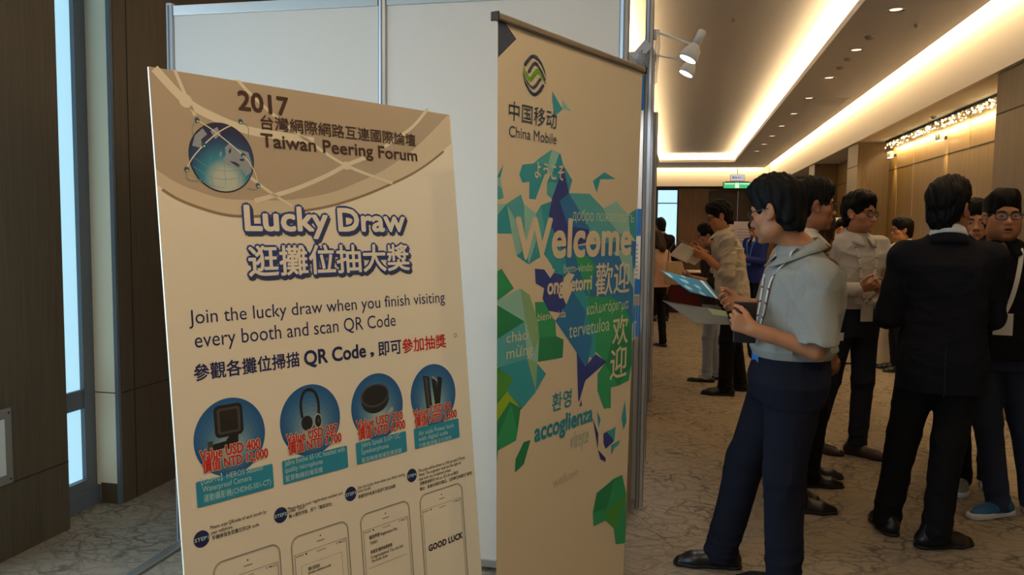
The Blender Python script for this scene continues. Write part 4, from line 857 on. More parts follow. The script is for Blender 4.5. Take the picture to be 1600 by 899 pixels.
# ---------------------------------------------------------------- people: smooth bodies grown from a distance field
class Field:
    def __init__(s, lo, hi, h):
        s.lo = np.array(lo, float); s.h = h
        s.n = np.ceil((np.array(hi)-s.lo)/h).astype(int)+1
        s.D = np.full(s.n, 0.5, np.float32)
        s.ax = [s.lo[i]+h*np.arange(s.n[i]) for i in range(3)]
    def sub(s, lo, hi):
        a = np.maximum(np.floor((np.array(lo)-s.lo)/s.h).astype(int), 0); b = np.minimum(np.ceil((np.array(hi)-s.lo)/s.h).astype(int)+1, s.n)
        if np.any(b <= a): return None, None
        sl = tuple(slice(i, j) for i, j in zip(a, b))
        X = s.ax[0][sl[0]][:, None, None]; Y = s.ax[1][sl[1]][None, :, None]; Z = s.ax[2][sl[2]][None, None, :]
        return sl, (X, Y, Z)
    def put(s, fn, lo, hi, k=0.0, mode='add'):
        mg = k+3*s.h
        sl, g = s.sub(np.array(lo)-mg, np.array(hi)+mg)
        if sl is None: return
        d = fn(*g).astype(np.float32); A = s.D[sl]
        if mode == 'add':
            m = np.minimum(A, d)
            if k > 0: q = np.maximum(k-np.abs(A-d), 0)/k; m = m-q*q*k*0.25
        else:
            d = -d; m = np.maximum(A, d)
            if k > 0: q = np.maximum(k-np.abs(A-d), 0)/k; m = m+q*q*k*0.25
        s.D[sl] = m
    def cone(s, a, b, ra, rb, k=0.01, mode='add', flat=None):
        a = np.array(a, float); b = np.array(b, float); ab = b-a; L2 = max(ab@ab, 1e-9)
        def fn(X, Y, Z):
            px, py, pz = X-a[0], Y-a[1], Z-a[2]
            t = np.clip((px*ab[0]+py*ab[1]+pz*ab[2])/L2, 0, 1)
            return np.sqrt((px-t*ab[0])**2+(py-t*ab[1])**2+(pz-t*ab[2])**2)-(ra+(rb-ra)*t)
        r = max(ra, rb); s.put(fn, np.minimum(a, b)-r, np.maximum(a, b)+r, k, mode)
    def ell(s, c, r, k=0.01, mode='add', R=None, fr=None):
        """ellipsoid; fr=(R,o): centre and axes given in that local frame"""
        c = np.array(c, float); r = np.array(r, float)
        if fr is not None: R_, o = fr; cw = R_ @ c+o; R = R_ if R is None else R_ @ R
        else: cw = c
        def fn(X, Y, Z):
            px, py, pz = X-cw[0], Y-cw[1], Z-cw[2]
            if R is not None: px, py, pz = (R[0, 0]*px+R[1, 0]*py+R[2, 0]*pz), (R[0, 1]*px+R[1, 1]*py+R[2, 1]*pz), (R[0, 2]*px+R[1, 2]*py+R[2, 2]*pz)
            k0 = np.sqrt((px/r[0])**2+(py/r[1])**2+(pz/r[2])**2); k1 = np.sqrt((px/r[0]**2)**2+(py/r[1]**2)**2+(pz/r[2]**2)**2)+1e-9
            return k0*(k0-1)/k1
        m = r.max() if R is not None else r
        s.put(fn, cw-m, cw+m, k, mode)
    def loft(s, secs, k=0.02, cap=True):
        """secs rows: z, cx, cy, rx, ry, n"""
        A = np.array(secs, float); z = A[:, 0]
        def fn(X, Y, Z):
            zz = Z.ravel(); v = [np.interp(zz, z, A[:, i])[None, None, :] for i in range(1, 6)]
            q = ((np.abs(X-v[0])/v[2])**v[4]+(np.abs(Y-v[1])/v[3])**v[4])**(1/v[4])
            d = (q-1)*np.minimum(v[2], v[3])
            return np.maximum(d, np.maximum(z[0]-Z, Z-z[-1]))
        lo = (A[:, 1]-A[:, 3]).min(), (A[:, 2]-A[:, 4]).min(), z[0]; hi = (A[:, 1]+A[:, 3]).max(), (A[:, 2]+A[:, 4]).max(), z[-1]
        s.put(fn, lo, hi, k)
    def half(s, p, n, mode='cut'):
        """cut away everything on the n side of the plane"""
        p = np.array(p, float); n = np.array(n, float); n /= np.linalg.norm(n)
        X, Y, Z = s.ax[0][:, None, None], s.ax[1][None, :, None], s.ax[2][None, None, :]
        s.D = np.maximum(s.D, ((X-p[0])*n[0]+(Y-p[1])*n[1]+(Z-p[2])*n[2]).astype(np.float32))
    def wrinkle(s, fn, band=0.03):
        idx = np.nonzero(np.abs(s.D) < band)
        P = [s.ax[i][idx[i]] for i in range(3)]
        s.D[idx] += fn(*P).astype(np.float32)
    def at(s, P):
        q = (np.asarray(P, float)-s.lo)/s.h; i = np.clip(q.astype(int), 0, s.n-2); f = np.clip(q-i, 0, 1); v = 0.0
        for dx in (0, 1):
            for dy in (0, 1):
                for dz in (0, 1):
                    wgt = (f[..., 0] if dx else 1-f[..., 0])*(f[..., 1] if dy else 1-f[..., 1])*(f[..., 2] if dz else 1-f[..., 2])
                    v = v+wgt*s.D[i[..., 0]+dx, i[..., 1]+dy, i[..., 2]+dz]
        return v
    def mesh(s):
        D = s.D; S = D < 0
        c = np.zeros(np.array(D.shape)-1, np.int8)
        n = D.shape
        for dx in (0, 1):
            for dy in (0, 1):
                for dz in (0, 1): c += S[dx:n[0]-1+dx, dy:n[1]-1+dy, dz:n[2]-1+dz]
        I = np.argwhere((c > 0) & (c < 8)); N = len(I)
        ids = np.full(c.shape, -1, np.int32); ids[I[:, 0], I[:, 1], I[:, 2]] = np.arange(N)
        co = np.array([[a, b, d] for a in (0, 1) for b in (0, 1) for d in (0, 1)])
        val = np.stack([D[I[:, 0]+o[0], I[:, 1]+o[1], I[:, 2]+o[2]] for o in co], 1)
        acc = np.zeros((N, 3)); cnt = np.zeros(N)
        for a in range(8):
            for b in range(a+1, 8):
                if np.abs(co[a]-co[b]).sum() != 1: continue
                va, vb = val[:, a], val[:, b]; m = (va < 0) != (vb < 0)
                t = np.where(m, va/(va-vb+1e-12), 0)
                acc += (co[a]+t[:, None]*(co[b]-co[a]))*m[:, None]; cnt += m
        V = s.lo+(I+acc/cnt[:, None])*s.h
        Q = []
        for ax in range(3):
            u, v = (ax+1) % 3, (ax+2) % 3
            sa = [slice(None)]*3; sb = [slice(None)]*3; sa[ax] = slice(0, -1); sb[ax] = slice(1, None)
            ch = S[tuple(sa)] != S[tuple(sb)]
            E = np.argwhere(ch); E = E[(E[:, u] > 0) & (E[:, v] > 0) & (E[:, u] < n[u]-1) & (E[:, v] < n[v]-1)]
            if not len(E): continue
            def cid(du, dv):
                q = E.copy(); q[:, u] -= du; q[:, v] -= dv; return ids[q[:, 0], q[:, 1], q[:, 2]]
            q = np.stack([cid(1, 1), cid(0, 1), cid(0, 0), cid(1, 0)], 1)
            ins = S[E[:, 0], E[:, 1], E[:, 2]]
            q[~ins] = q[~ins][:, ::-1]
            Q.append(q)
        return V, np.concatenate(Q)
def np_obj(name, V, Q, mats, parent, mi=None, label=None):
    me = bpy.data.meshes.new(name); me.vertices.add(len(V)); me.vertices.foreach_set('co', V.astype(np.float32).ravel())
    me.loops.add(Q.size); me.loops.foreach_set('vertex_index', Q.astype(np.int32).ravel())
    me.polygons.add(len(Q)); me.polygons.foreach_set('loop_start', (np.arange(len(Q))*Q.shape[1]).astype(np.int32))
    me.polygons.foreach_set('use_smooth', np.ones(len(Q), bool))
    for m in (mats if isinstance(mats, (list, tuple)) else [mats]): me.materials.append(m)
    if mi is not None: me.polygons.foreach_set('material_index', mi.astype(np.int32))
    me.update(calc_edges=True); me.validate()
    o = bpy.data.objects.new(name, me); C.objects.link(o); o.parent = parent
    if label: o['label'] = label
    return o
def folds(seed, amp, freq=(18, 18, 30), warp=0.6):
    r = np.random.RandomState(seed); K = r.normal(size=(5, 3))*np.array(freq); ph = r.uniform(0, 6.28, 5); am = r.uniform(0.5, 1, 5)
    W = r.normal(size=(2, 3))*9
    def fn(x, y, z):
        a = np.sin(W[0, 0]*x+W[0, 1]*y+W[0, 2]*z+ph[0]); b = np.sin(W[1, 0]*x+W[1, 1]*y+W[1, 2]*z+ph[1]); v = 0
        for k in range(5):
            sgn = np.sin(K[k, 0]*x+K[k, 1]*y+K[k, 2]*z+ph[k]+warp*2*(a+b)); v = v+am[k]*(0.30-1.6*(1-np.abs(sgn))**1.6)
        return amp*v/2.5
    return fn
def nrm(v): v = np.array(v, float); return v/(np.linalg.norm(v)+1e-9)
def rotz(a): c, s_ = math.cos(a), math.sin(a); return np.array([[c, -s_, 0], [s_, c, 0], [0, 0, 1.0]])
def rotx(a): c, s_ = math.cos(a), math.sin(a); return np.array([[1.0, 0, 0], [0, c, -s_], [0, s_, c]])
def roty(a): c, s_ = math.cos(a), math.sin(a); return np.array([[c, 0, s_], [0, 1.0, 0], [-s_, 0, c]])

M_SKIN = {}
def skin(c, nm):
    if nm not in M_SKIN:
        m = mat('skin_'+nm, c, 0.5, spec=0.35, noise=0.06, nscale=60); M_SKIN[nm] = m
        M_SKIN[nm+'_lip'] = mat('lip_'+nm, (c[0]*0.80, c[1]*0.60, c[2]*0.62, 1), 0.45); M_SKIN[nm+'_in'] = mat('mouth_inside', rgb(46, 18, 16), 0.7)
    return [M_SKIN[nm], M_SKIN[nm+'_lip'], M_SKIN[nm+'_in']]
M_HAIR = mat('hair_black', rgb(11, 9, 8), 0.6, bump=0.8, bscale=120, stretch=(3, 3, 0.5), spec=0.15)
M_HAIRB = mat('hair_brown', rgb(44, 28, 21), 0.6, bump=0.8, bscale=120, stretch=(3, 3, 0.5), spec=0.25)
M_EYEW = mat('eye_white', rgb(205, 200, 192), 0.2); M_IRIS = mat('iris_dark', rgb(28, 18, 14), 0.15)
M_GLASSES = mat('glasses_black', rgb(18, 17, 18), 0.25); M_LENSG = mat('spectacle_lens', rgb(245, 248, 250), 0.03, alpha=0.10)
M_STRAP = mat('lanyard_white', rgb(226, 220, 208), 0.6); M_STRAPK = mat('lanyard_print', rgb(150, 44, 40), 0.6); M_STRAPD = mat('lanyard_print_dark', rgb(50, 60, 84), 0.6)
M_STRAPL = mat('lanyard_print_pale', rgb(138, 140, 150), 0.6); M_BADGE = mat('badge_card', rgb(222, 216, 204), 0.4); M_BADGEB = mat('badge_blue', rgb(60, 130, 200), 0.4)
CLOTH = lambda nm, c, n=0.05: mat('cloth_'+nm, c, 0.9, spec=0.12, noise=n, nscale=120, bump=0.25, bscale=600)
SHOE = lambda nm, c, r=0.35: mat('shoe_'+nm, c, r)

def add_hand(F, W, fdir, palm, side, curl, s=1.0, spread=0.12, thumb_in=0.4):
    """side +1 right, -1 left. palm = direction the palm faces."""
    f = nrm(fdir); p = nrm(np.array(palm)-f*(np.array(palm)@f)); d = -p; x = np.cross(f, d)      # x towards the person's right of the hand when the palm faces down
    W = np.array(W, float); s *= 1.0
    B = np.stack([x, f, d], 1); P = lambda a, b, c: W+B @ (np.array([a, b, c])*s)
    F.cone(P(0, -0.05, 0), P(0, 0.0, 0), 0.026*s, 0.025*s, 0.02)
    ks = [-0.030, -0.010, 0.010, 0.029]; rl = [0.070, 0.077, 0.071, 0.056]; order = ks if side > 0 else [-v for v in ks]
    # index lies on the thumb side: for a right hand palm down, thumb is at -x
    for i, kx in enumerate(order):
        F.cone(P(kx*0.55, 0.008, 0), P(kx, 0.082-0.006*abs(i-1), 0.0), 0.0145*s, 0.0115*s, 0.012)
    for i, kx in enumerate(order):
        c = curl*(1.0+0.12*i) if np.isscalar(curl) else curl[i]
        pos = np.array([kx, 0.082-0.006*abs(i-1), 0.0]); a = 0.12; sp = kx*spread/0.03*0.3
        L = rl[i]; segs = (L*0.45, L*0.31, L*0.26); rr = (0.0093, 0.0084, 0.0076, 0.0066)
        for j in range(3):
            a += c*(0.75, 1.0, 0.7)[j]
            q = pos+np.array([math.sin(sp)*segs[j]*math.cos(a), math.cos(a)*segs[j], -math.sin(a)*segs[j]])
            F.cone(P(*pos), P(*q), rr[j]*s, rr[j+1]*s, 0.0035 if j == 0 else 0.002); pos = q
    t = -1 if side > 0 else 1
    p0 = np.array([t*0.018, 0.018, -0.004]); p1 = np.array([t*0.044, 0.048, -0.016]); p2 = p1+np.array([t*0.016*(1-thumb_in), 0.030, -0.012-0.012*thumb_in]); p3 = p2+np.array([-t*0.006*thumb_in, 0.025, -0.006-0.008*thumb_in])
    F.cone(P(*p0), P(*p1), 0.016*s, 0.0125*s, 0.012); F.cone(P(*p1), P(*p2), 0.0118*s, 0.0100*s, 0.003); F.cone(P(*p2), P(*p3), 0.0098*s, 0.0078*s, 0.002)

def head_frame(hc, yaw, pitch, roll=0.0):
    R = rotz(yaw) @ rotx(-pitch) @ roty(roll); return R, np.array(hc, float)
def add_head(F, fr, s, fat=0.0, female=False, mouth_open=0.0):
    R, o = fr
    def E(c, r, k, mode='add', Rl=None): F.ell(np.array(c)*s, np.array(r)*s, k*s, mode, Rl, fr)
    def K(a, b, ra, rb, k, mode='add'): F.cone(R @ (np.array(a)*s)+o, R @ (np.array(b)*s)+o, ra*s, rb*s, k*s, mode)
    w = 1+fat*0.14
    E((0, -0.014, 0.034), (0.076, 0.096, 0.086), 0.0)
    E((0, 0.022, -0.040), (0.062*w, 0.066, 0.080), 0.03)
    E((0, 0.048, -0.088), (0.036*(1+fat*0.4), 0.034, 0.030), 0.03)
    for sx in (-1, 1):
        E((sx*0.043*w, 0.018, -0.078), (0.022*(1+fat*0.5), 0.036, 0.024*(1+fat*0.4)), 0.03)         # jaw
        E((sx*0.044*w, 0.052, -0.030), (0.022, 0.022, 0.020), 0.025)                                 # cheek bone
        if fat: E((sx*0.046, 0.044, -0.062), (0.026*fat, 0.03*fat, 0.028*fat), 0.03)
    E((0, 0.072, 0.020), (0.050, 0.017, 0.013), 0.022)
    for sx in (-1, 1): E((sx*0.031, 0.097, -0.004), (0.019, 0.013, 0.0115), 0.014, 'sub')
    for sx in (-1, 1):
        E((sx*0.031, 0.0755, -0.003), (0.0165, 0.0125, 0.0115), 0.004)                              # lidded eyeball
    K((0, 0.084, 0.004), (0, 0.103, -0.036), 0.0085, 0.0115, 0.014); E((0, 0.104, -0.040), (0.0125, 0.012, 0.0105), 0.008)
    for sx in (-1, 1): E((sx*0.0125, 0.096, -0.043), (0.0085, 0.0105, 0.0085), 0.006); E((sx*0.0065, 0.104, -0.0505), (0.0036, 0.005, 0.004), 0.002, 'sub')
    E((0, 0.083, -0.071), (0.030, 0.014, 0.020), 0.015)
    mo = mouth_open
    E((0, 0.0935, -0.0668), (0.0215, 0.0078, 0.0052), 0.004); E((0, 0.0915, -0.0775-mo*0.010), (0.0185, 0.0082, 0.0062), 0.004)
    E((0, 0.104, -0.0722-mo*0.004), (0.0225, 0.014, 0.0012+mo*0.0048), 0.0025, 'sub')
    E((0, 0.080, -0.108), (0.019, 0.014, 0.013), 0.014)
    for sx in (-1, 1):
        Rl = roty(sx*0.12) @ rotz(sx*0.35) @ rotx(0.15)
        E((sx*0.079, -0.010, -0.010), (0.0085, 0.020, 0.032), 0.006, 'add', Rl); E((sx*0.087, -0.004, -0.008), (0.006, 0.011, 0.019), 0.004, 'sub', Rl); E((sx*0.0775, 0.002, -0.036), (0.007, 0.009, 0.010), 0.006)
def hair_field(fr, s, h, style, seed, bang=0.0):
    R, o = fr
    F = Field(o-np.array([0.15, 0.17, 0.30 if style == 'long' else 0.19]), o+np.array([0.15, 0.17, 0.19]), h)
    def E(c, r, k, mode='add', Rl=None): F.ell(np.array(c)*s, np.array(r)*s, k*s, mode, Rl, fr)
    E((0, -0.016, 0.040), (0.0855, 0.108, 0.099), 0.0)
    E((0, 0.022, 0.090), (0.068, 0.074, 0.052), 0.03)
    E((0, -0.052, -0.036), (0.068, 0.056, 0.084), 0.03)
    if style == 'long':
        E((0, -0.070, -0.10), (0.078, 0.05, 0.12), 0.03)
        for sx in (-1, 1): E((sx*0.07, -0.02, -0.06), (0.022, 0.04, 0.09), 0.02)
    if style == 'tail': E((0, -0.125, -0.03), (0.03, 0.035, 0.075), 0.02)
    def cutplane(p, n):
        p = R @ (np.array(p)*s)+o; n = R @ np.array(n, float); F.half(p, n)
    if style != 'long': cutplane((0, -0.10, -0.108), (0, 0.25, -1))
    # the face and ears stay clear of the hair
    E((0, 0.115, -0.045-bang), (0.070, 0.082, 0.098), 0.006, 'sub')
    E((0, 0.100, 0.018-bang), (0.052, 0.030, 0.034), 0.012, 'sub')
    if style != 'long':
        for sx in (-1, 1):
            E((sx*0.086, -0.004, -0.032), (0.034, 0.030, 0.042), 0.004, 'sub'); E((sx*0.075, 0.045, -0.055), (0.04, 0.042, 0.05), 0.006, 'sub')
            E((sx*0.07, -0.02, -0.092), (0.03, 0.06, 0.034), 0.01, 'sub')
    r = np.random.RandomState(seed); Ks = r.normal(size=(7, 3))*np.array([110, 110, 32]); ph = r.uniform(0, 6.28, 7)
    def strands(x, y, z):
        p = np.stack([x, y, z], 1)-o; q = p @ R; v = 0
        for k in range(7): v = v+np.sin(q @ Ks[k]+ph[k]+2.0*np.sin(q @ (Ks[(k+1) % 7]*0.25)))
        return v*0.0015*s
    F.wrinkle(strands, 0.02)
    return F
def ribbon(name, pts, nor, width, mats, parent, segmi=None, thick=0.0016):
    V = []; Fc = []; mi = []; n = len(pts)
    for i in range(n):
        t = nrm(np.array(pts[min(i+1, n-1)])-np.array(pts[max(i-1, 0)])); nn = nrm(nor[i]); b = nrm(np.cross(t, nn))*width/2
        for z in (0, thick):
            V.append(tuple(pts[i]-b+nn*z)); V.append(tuple(pts[i]+b+nn*z))
    for i in range(n-1):
        a = 4*i; b = a+4
        for q in ((a+2, a+3, b+3, b+2), (a, b, b+1, a+1), (a, a+2, b+2, b), (a+1, b+1, b+3, a+3)): Fc.append(q); mi.append(segmi(i) if segmi else 0)
    me = bpy.data.meshes.new(name); me.from_pydata(V, [], Fc)
    for m in mats: me.materials.append(m)
    me.polygons.foreach_set('material_index', mi); me.update()
    o = bpy.data.objects.new(name, me); C.objects.link(o); o.parent = parent; return o
def make_glasses(fr, s, parent, thick=0.0022, shape=(0.0265, 0.0165), mtl=None):
    R, o = fr; bm = bmesh.new(); W2 = lambda p: Vector(R @ (np.array(p)*s)+o); yv = 0.100
    bl = bmesh.new()
    for sx in (-1, 1):
        cx = sx*0.0335; pts = []
        for k in range(28):
            a = 2*PI*k/28; c, d = math.cos(a), math.sin(a); e = 3.2
            pts.append((cx+shape[0]*np.sign(c)*abs(c)**(2/e), yv-0.0035*abs(cx+shape[0]*c)/0.03, -0.006+shape[1]*np.sign(d)*abs(d)**(2/e)))
        add_tube(bm, [W2(p) for p in pts], thick*s, 6, 0, True)
        add_poly(bl, [W2((p[0], p[1]-0.001, p[2])) for p in pts])
        xs = sx*(0.0335+shape[0])
        add_tube(bm, [W2(p) for p in ((xs, yv-0.006, 0.002), (sx*0.070, 0.088, 0.004), (sx*0.0795, 0.05, 0.003), (sx*0.082, 0.0, 0.002), (sx*0.080, -0.022, -0.010))], thick*s*0.9, 6)
    add_tube(bm, [W2(p) for p in ((-0.009, yv-0.001, -0.002), (0, yv+0.003, 0.001), (0.009, yv-0.001, -0.002))], thick*s, 6)
    g = obj('eyeglasses', bm, mtl or M_GLASSES, parent, True); obj('lens', bl, M_LENSG, g)
def make_eyes(fr, s, parent, closed=0.35):
    R, o = fr
    for sx in (-1, 1):
        bm = bmesh.new(); M = Matrix([list(R[i])+[0] for i in range(3)]+[[0, 0, 0, 1]]); c = R @ (np.array([sx*0.031, 0.0770, -0.0045])*s)+o
        bmesh.ops.create_uvsphere(bm, u_segments=20, v_segments=14, radius=1.0)
        for v in bm.verts:
            d = v.co.copy(); v.co = Vector((d.x*0.0128*s, d.y*0.0132*s, d.z*0.0062*s*(1-closed*0.4)))
        for f in bm.faces:
            q = f.calc_center_median(); f.material_index = 1 if (q.x/(0.0128*s))**2+(q.z/(0.0128*s))**2 < 0.30 and q.y > 0 else 0
        for v in bm.verts: v.co = M @ v.co+Vector(c)
        obj('eye', bm, [M_EYEW, M_IRIS], parent, True)
        pts = [R @ (np.array(p)*s)+o for p in ((sx*0.013, 0.0925, 0.0135), (sx*0.026, 0.0925, 0.0185), (sx*0.040, 0.084, 0.0185), (sx*0.050, 0.073, 0.0135))]
        bm = bmesh.new(); add_tube(bm, pts, [0.0022*s, 0.0034*s, 0.003*s, 0.0012*s], 8); obj('eyebrow', bm, M_HAIR, parent, True)
def ik(S, W, l1, l2, hint):
    S, W = np.array(S, float), np.array(W, float); d = W-S; L = np.linalg.norm(d); L = min(L, (l1+l2)*0.995); u = nrm(d)
    a = (l1*l1-l2*l2+L*L)/(2*L); hh = math.sqrt(max(l1*l1-a*a, 1e-6)); v = np.array(hint, float); v = nrm(v-u*(v@u))
    return S+u*a+v*hh, S+u*L
def person(label, pos, yaw, h, voxel=0.006, feet=((-0.09, 0.0, 8), (0.09, 0.0, -8)), pelvis=None, lean=0.0, leanx=0.0, bulk=1.0, belly=0.0, head=(0, 0), hands=None,
           top='shirt', sleeve='short', top_c=None, trouser_c=None, shoe_c=None, shoe='leather', hair='short', glasses=False, skin_c=('a', rgb(186, 138, 108)), hem=None, tuck=True,
           collar=None, lanyard=None, fat=0.0, female=False, mouth=0.0, seed=1, drop=0.015, knees=0.02, group=None, belt=False, eyes=True, bang=0.0, trouser_w=1.0, hairmat=None, open_v=0.0, sole_c=None, buttons=False, depth=1.0, wr=1.0, hs=1.03, headf=0.0, spine=(0, 0, 0.25, 0.62, 0.95, 1.25), nd=0.0):
    s = h/1.75; ya = math.radians(yaw)
    root = thing('person', label, 'person', (pos[0], pos[1], 0), ya, group)
    Rw = rotz(ya); o0 = np.array([pos[0], pos[1], 0.0]); loc = lambda p: Rw.T @ (np.array(p, float)-o0); locv = lambda v: Rw.T @ np.array(v, float)
    if pelvis is None: pelvis = ((feet[0][0]+feet[1][0])/2, (feet[0][1]+feet[1][1])/2)
    px, py = pelvis
    # spine: x, y offsets by height
    zs = np.array([0.0, 0.90, 1.10, 1.30, 1.47, 1.75])*s; fy = py+np.array(spine)*lean; fx = px+np.array([0, 0, 0.25, 0.62, 0.95, 1.25])*leanx
    sp = lambda z: np.array([np.interp(z, zs, fx), np.interp(z, zs, fy), z])
    hy, hp = math.radians(head[0]), math.radians(head[1])
    neck = sp(1.46*s); hc = sp(h-0.134*s*hs); hc[1] += headf+0.018*s+0.03*math.sin(hp); hc[2] -= 0.012*abs(math.sin(hp))
    fr = head_frame(hc, hy, hp)
    shz = 1.405*s-drop; hw = 0.172*s*(0.92 if female else 1)*(1+(bulk-1)*0.6)
    S = {-1: sp(shz)+np.array([-hw, 0, 0]), 1: sp(shz)+np.array([hw, 0, 0])}
    l1, l2 = 0.295*s, 0.255*s
    arms = {}
    for sd, key in ((-1, 'L'), (1, 'R')):
        hd = (hands or {}).get(key)
        if hd is None: W = S[sd]+np.array([sd*0.05, 0.03, -0.52*s]); hint = (sd*0.3, -1, 0); fd = (0, 0.12, -1); pm = (-sd, 0, 0); cu = 0.35; sh = False
        else: W = loc(hd['w']); hint = locv(hd.get('hint', (0, 0, -1))); fd = locv(hd['f']); pm = locv(hd['p']); cu = hd.get('c', 0.4); sh = True
        E, W = ik(S[sd], W, l1, l2, hint); arms[sd] = (E, W, fd, pm, cu)
    allp = np.array([hc+0.14, hc-0.14]+[S[k] for k in S]+[a[i] for a in arms.values() for i in (0, 1)]+[a[1]+nrm(a[2])*0.2 for a in arms.values()]+[sp(0.9*s)+0.2*bulk, sp(0.9*s)-0.2*bulk])
    # ---- body: head, neck, trunk, arms and hands in one skin
    lo = allp.min(0)-0.09; hi = allp.max(0)+0.06; lo[2] = 0.80*s if not female else 0.0
    lo[2] = min(lo[2], allp[:, 2].min()-0.09)
    if female:
        fl = np.array([f[:2] for f in feet]); lo[:2] = np.minimum(lo[:2], fl.min(0)-0.12); hi[:2] = np.maximum(hi[:2], fl.max(0)+0.22)
    F = Field(lo, hi, voxel)
    T = lambda rows, ex=0.0: [(z*s, *sp(z*s)[:2], rx*s*bulk+ex, ry*s*depth*(bulk+belly*b)+ex, n) for z, rx, ry, n, b in rows]
    body = T([(0.84, 0.13, 0.09, 2.2, .5), (0.95, 0.135, 0.095, 2.2, 1), (1.10, 0.125, 0.088, 2.2, 1), (1.27, 0.140, 0.092, 2.2, .3), (1.35, 0.135, 0.082, 2.2, 0), (1.40, 0.085, 0.062, 2.1, 0), (1.46, 0.056, 0.052, 2, 0)])
    F.loft(body)
    nk = 0.055*s*(0.86 if female else 1)*(1+fat*0.25)
    F.cone(neck+np.array([0, -0.006, -0.02])*s, hc+np.array([0, -0.022, -0.07])*s, nk*1.08, nk, 0.02)
    add_head(F, fr, s*hs, fat, female, mouth)
    for sd in (-1, 1):
        E, W, fd, pm, cu = arms[sd]
        F.cone(S[sd]*0.6+sp(shz)*0.4-np.array([0, 0, 0.012*s]), S[sd]-np.array([0, 0, 0.008*s]), 0.042*s, 0.044*s, 0.02); F.cone(S[sd]-np.array([0, 0, 0.008*s]), E, 0.044*s*bulk, 0.035*s, 0.02); F.cone(E, W*0.7+E*0.3, 0.037*s, 0.030*s, 0.01); F.cone(W*0.7+E*0.3, W, 0.030*s, 0.0245*s, 0.01)
        add_hand(F, W, fd, pm, sd, cu, s*(0.92 if female else 1))
    if female:
        for sd, f in zip((-1, 1), feet):
            an = np.array([f[0], f[1]-0.0, 0.07*s]); hp_ = sp(0.86*s)+np.array([sd*0.08*s, 0, 0]); F.cone(hp_, (hp_+an)/2+np.array([0, knees, 0.02]), 0.07*s, 0.05*s, 0.02); F.cone((hp_+an)/2+np.array([0, knees, 0.02]), an, 0.05*s, 0.033*s, 0.02)
            d = np.array([-math.sin(math.radians(f[2])), math.cos(math.radians(f[2])), 0]); F.cone(an+np.array([0, 0, -0.03]), an+d*0.12+np.array([0, 0, -0.045]), 0.032*s, 0.022*s, 0.02)
    V, Q = F.mesh()
    cen = V[Q].mean(1); q = (cen-fr[1]) @ fr[0]/(s*hs)
    lip = ((q[:, 0]/0.0215)**2+((q[:, 2]+0.0722+mouth*0.006)/(0.0098+mouth*0.007))**2 < 1) & (q[:, 1] > 0.083)
    mi_ = lip.astype(int); mi_[((q[:, 0]/0.0175)**2+((q[:, 2]+0.0722+mouth*0.004)/(0.0011+mouth*0.0050))**2 < 1) & (q[:, 1] > 0.080)] = 2
    body_o = np_obj('body', V, Q, skin(skin_c[1], skin_c[0]), root, mi_)
    if eyes: make_eyes(fr, s*hs, root, 0.6 if hp > 0.25 else 0.35)
    # ---- hair
    Hf = hair_field(fr, s*hs, max(0.0035, voxel*0.7), hair, seed, bang); V, Q = Hf.mesh(); np_obj('hair', V, Q, hairmat or M_HAIR, root)
    if glasses: make_glasses(fr, s*hs, root, shape=glasses if isinstance(glasses, tuple) else (0.0265, 0.0165))
    # ---- trousers
    wb = 1.0*s
    fl = np.array([f[:2] for f in feet]); lo = np.array([min(px-0.24*bulk, fl[:, 0].min()-0.14), min(py-0.22*bulk, fl[:, 1].min()-0.16), 0.0]); hi = np.array([max(px+0.24*bulk, fl[:, 0].max()+0.14), max(py+0.22*bulk, fl[:, 1].max()+0.2), wb+0.03])
    F = Field(lo, hi, voxel*1.15)
    tw = trouser_w
    F.loft(T([(0.80, 0.150*tw, 0.112, 2.3, .3), (0.88, 0.170*tw, 0.122, 2.3, .6), (0.95, 0.162, 0.115, 2.3, 1), (1.00, 0.150, 0.106, 2.3, 1)]), 0.03)
    kn = {}
    for sd, f in zip((-1, 1), feet):
        hp_ = sp(0.86*s)+np.array([sd*0.088*s, 0, 0]); an = np.array([f[0], f[1]-0.012, 0.085*s]); k_ = (hp_+an)/2+np.array([0, knees, 0.03]); kn[sd] = (hp_, k_, an)
        F.cone(hp_, k_, 0.092*s*bulk*tw, 0.070*s*tw, 0.03); F.cone(k_, an, 0.070*s*tw, 0.058*s*tw, 0.02); F.cone(an, an+np.array([0, 0.008, -0.055*s]), 0.058*s*tw, 0.060*s*tw, 0.01)
    wf = folds(seed+11, 0.0045*s, (12, 12, 6)); wl = folds(seed+12, 0.010*s, (6, 6, 26))
    F.wrinkle(lambda x, y, z: wf(x, y, z)+wl(x, y, z)*np.clip((0.30*s-z)/(0.25*s), 0, 1)+wl(x, y, z)*0.5*np.exp(-((z-0.47*s)/(0.08*s))**2))
    F.half((0, 0, 0.035*s), (0, 0, -1)); V, Q = F.mesh(); np_obj('trousers', V, Q, trouser_c, root)
    # ---- shoes
    for sd, f in zip((-1, 1), feet):
        a = math.radians(f[2]); R3 = rotz(a); P = lambda x, y, z: R3 @ np.array([x, y, z])*s+np.array([f[0], f[1], 0])
        c = np.array([f[0], f[1], 0.06]); G = Field(c-np.array([0.24, 0.24, 0.066])*s, c+np.array([0.24, 0.24, 0.09])*s, max(0.004, voxel*0.8))
        flat = shoe == 'flat'; hh = 0.6 if flat else 1
        G.cone(P(0, -0.062, 0.036*hh), P(0, 0.02, 0.040*hh), 0.038*s, 0.040*s, 0.0); G.cone(P(0, 0.02, 0.038*hh), P(-sd*0.004, 0.11, 0.022*hh), 0.041*s, 0.043*s, 0.02); G.cone(P(-sd*0.004, 0.11, 0.020*hh), P(-sd*0.010, 0.168, 0.014*hh), 0.042*s, 0.030*s, 0.02)
